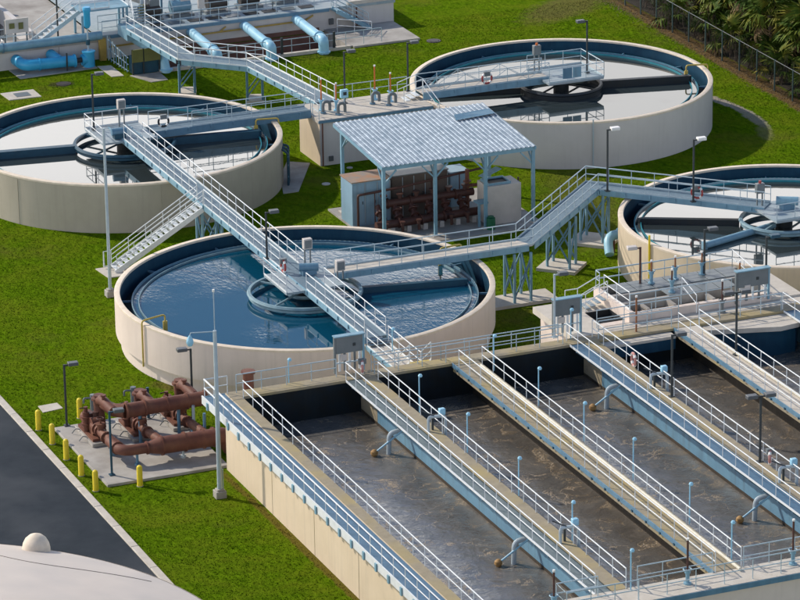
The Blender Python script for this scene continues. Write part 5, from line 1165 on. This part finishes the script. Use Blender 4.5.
for i in range(30):
    front = i < 17
    y = 22 + (i % 17) * 2.35 + rnd.uniform(-.6, .6); x = (51.2 if front else 54.5) + rnd.uniform(-.5, .8)
    t = thing('shrub', ('scrubby bare stemmed shrub against the fence, %s from the beige tank end' if front else 'leafy shrub under the palms, %s from the beige tank end') % ORD[i % 17], 'shrub', (x, y, 0), 'scrub behind the fence' if front else 'shrubs under the palms')
    o = put('stems', TM[i % 2], (x, y, 0), t, rnd.uniform(0, 6)); o['kind'] = 'stuff'
    o = put('foliage', SM[i % 3], (x, y, .1 if not front else .5), t, rnd.uniform(0, 6)); k = rnd.uniform(.7, 1.0) * (.75 if front else 1.5); o.scale = (k, k, k * rnd.uniform(.8, 1.2)); o['kind'] = 'stuff'
# low undergrowth and leaf litter along the fence
def scatter(name, n, fx, lf, mt, seed, zr=.05, up=.3):
    rnd = random.Random(seed); v, f = [], []
    for i in range(n):
        x, y, z = fx(rnd); p = Vector((x, y, z))
        a = Vector((rnd.gauss(0, 1), rnd.gauss(0, 1), rnd.gauss(0, up))).normalized(); c = a.cross(Vector((0, 0, 1))).normalized(); l_ = lf * rnd.uniform(.6, 1.5); b = len(v)
        v += [tuple(p), tuple(p + a * l_ + c * l_ * .35), tuple(p + a * l_ * 2), tuple(p + a * l_ - c * l_ * .35)]; f.append((b, b + 1, b + 2, b + 3))
    o = bpy.data.objects.new(name, mesh_of(name, (v, f), mt, 0)); C.objects.link(o); o['kind'] = 'stuff'; return o
scatter('fallen_leaves', 5200, lambda r: (49.8 + r.gauss(0, .45), r.uniform(20, 64), r.uniform(.01, .06)), .07, LITTER, 5, up=.12)
scatter('undergrowth', 15000, lambda r: (r.uniform(51.5, 67), r.uniform(18, 66), abs(r.gauss(0, .9)) + .05), .2, FRONDB, 6, up=.6)
scatter('leafy_thicket', 12000, lambda r: (r.uniform(56, 68), r.uniform(18, 66), r.uniform(.5, 5.5)), .24, SHRUBM, 8, up=.6)
struct('thicket_floor', prism([(50.6, 15), (75, 15), (75, 75), (50.9, 75)], -.1, .015), mat('dark leaf mould', (.06, .045, .028), (.035, .03, .018), 1.2, .95))  # dark brown ground under the palms

# short grass blades over the lawn in view
import numpy as np
rg = np.random.default_rng(11)
gxs = rg.uniform(-19.8, 50, 420000); gys = rg.uniform(-46, 63, 420000)
keep = ~((gxs > -11.95) & (gys < -18.2)) & ~((gxs > 8.9) & (gxs < 25) & (gys < -12.2)) & ~((gxs > -18.7) & (gxs < -11.5) & (gys > -18.05) & (gys < -8.4))
for (tx, ty), tr in ((T1, 10.75), (T2, 10.75), (T3, 10.75), (T4, 10.55)): keep &= (gxs - tx) ** 2 + (gys - ty) ** 2 > tr * tr
keep &= ~((gxs > 10.1) & (gxs < 22) & (gys > 12.9) & (gys < 22.3)) & ~((gxs > 13.2) & (gxs < 21.8) & (gys > 31.3) & (gys < 35.6)) & ~((gxs > 10.8) & (gxs < 32.2) & (gys > 57.9))
for bx_, by_, r_ in ((44.9, 33, .5), (45.2, 30, .5), (44.6, 26.5, .5), (-1.5, -5, 0)): keep &= (gxs - bx_) ** 2 + (gys - by_) ** 2 > r_ * r_
for x0, y0, x1, y1 in ((-18.45, -5.6, -17.1, -4.4), (-1.5, 55.7, 1.2, 57.9), (7.2, 58.3, 8.4, 61.7), (8.6, 55.8, 11.1, 58.3), (1, 60.8, 7.3, 63.5), (-7.7, 15.2, -5.5, 17.4), (9.9, 26.7, 12.9, 33.5), (11.8, -.7, 16.6, 1.6), (18, 3.6, 20.8, 6.4), (21.9, 7.2, 25, 10.4), (10.2, 51.2, 12, 53.3), (14, 47.3, 15.8, 49.4), (8.8, 26.6, 9.9, 28.3)):
    keep &= ~((gxs > x0) & (gxs < x1) & (gys > y0) & (gys < y1))
gxs, gys = gxs[keep], gys[keep]; n = len(gxs)
an = rg.uniform(0, 2 * PI, n); hh = rg.uniform(.025, .06, n); ww = rg.uniform(.02, .05, n); lx = rg.normal(0, .04, n); ly = rg.normal(0, .04, n)
co = np.empty((n, 3, 3), np.float32)
co[:, 0, 0] = gxs - np.cos(an) * ww; co[:, 0, 1] = gys - np.sin(an) * ww; co[:, 0, 2] = 0
co[:, 1, 0] = gxs + np.cos(an) * ww; co[:, 1, 1] = gys + np.sin(an) * ww; co[:, 1, 2] = 0
co[:, 2, 0] = gxs + lx; co[:, 2, 1] = gys + ly; co[:, 2, 2] = hh
me = bpy.data.meshes.new('grass'); me.vertices.add(n * 3); me.vertices.foreach_set('co', co.ravel())
me.loops.add(n * 3); me.loops.foreach_set('vertex_index', np.arange(n * 3, dtype=np.int32))
me.polygons.add(n); me.polygons.foreach_set('loop_start', np.arange(0, n * 3, 3, dtype=np.int32))
me.update(calc_edges=True); me.materials.append(LAWN)
o = bpy.data.objects.new('grass', me); C.objects.link(o); o['kind'] = 'stuff'
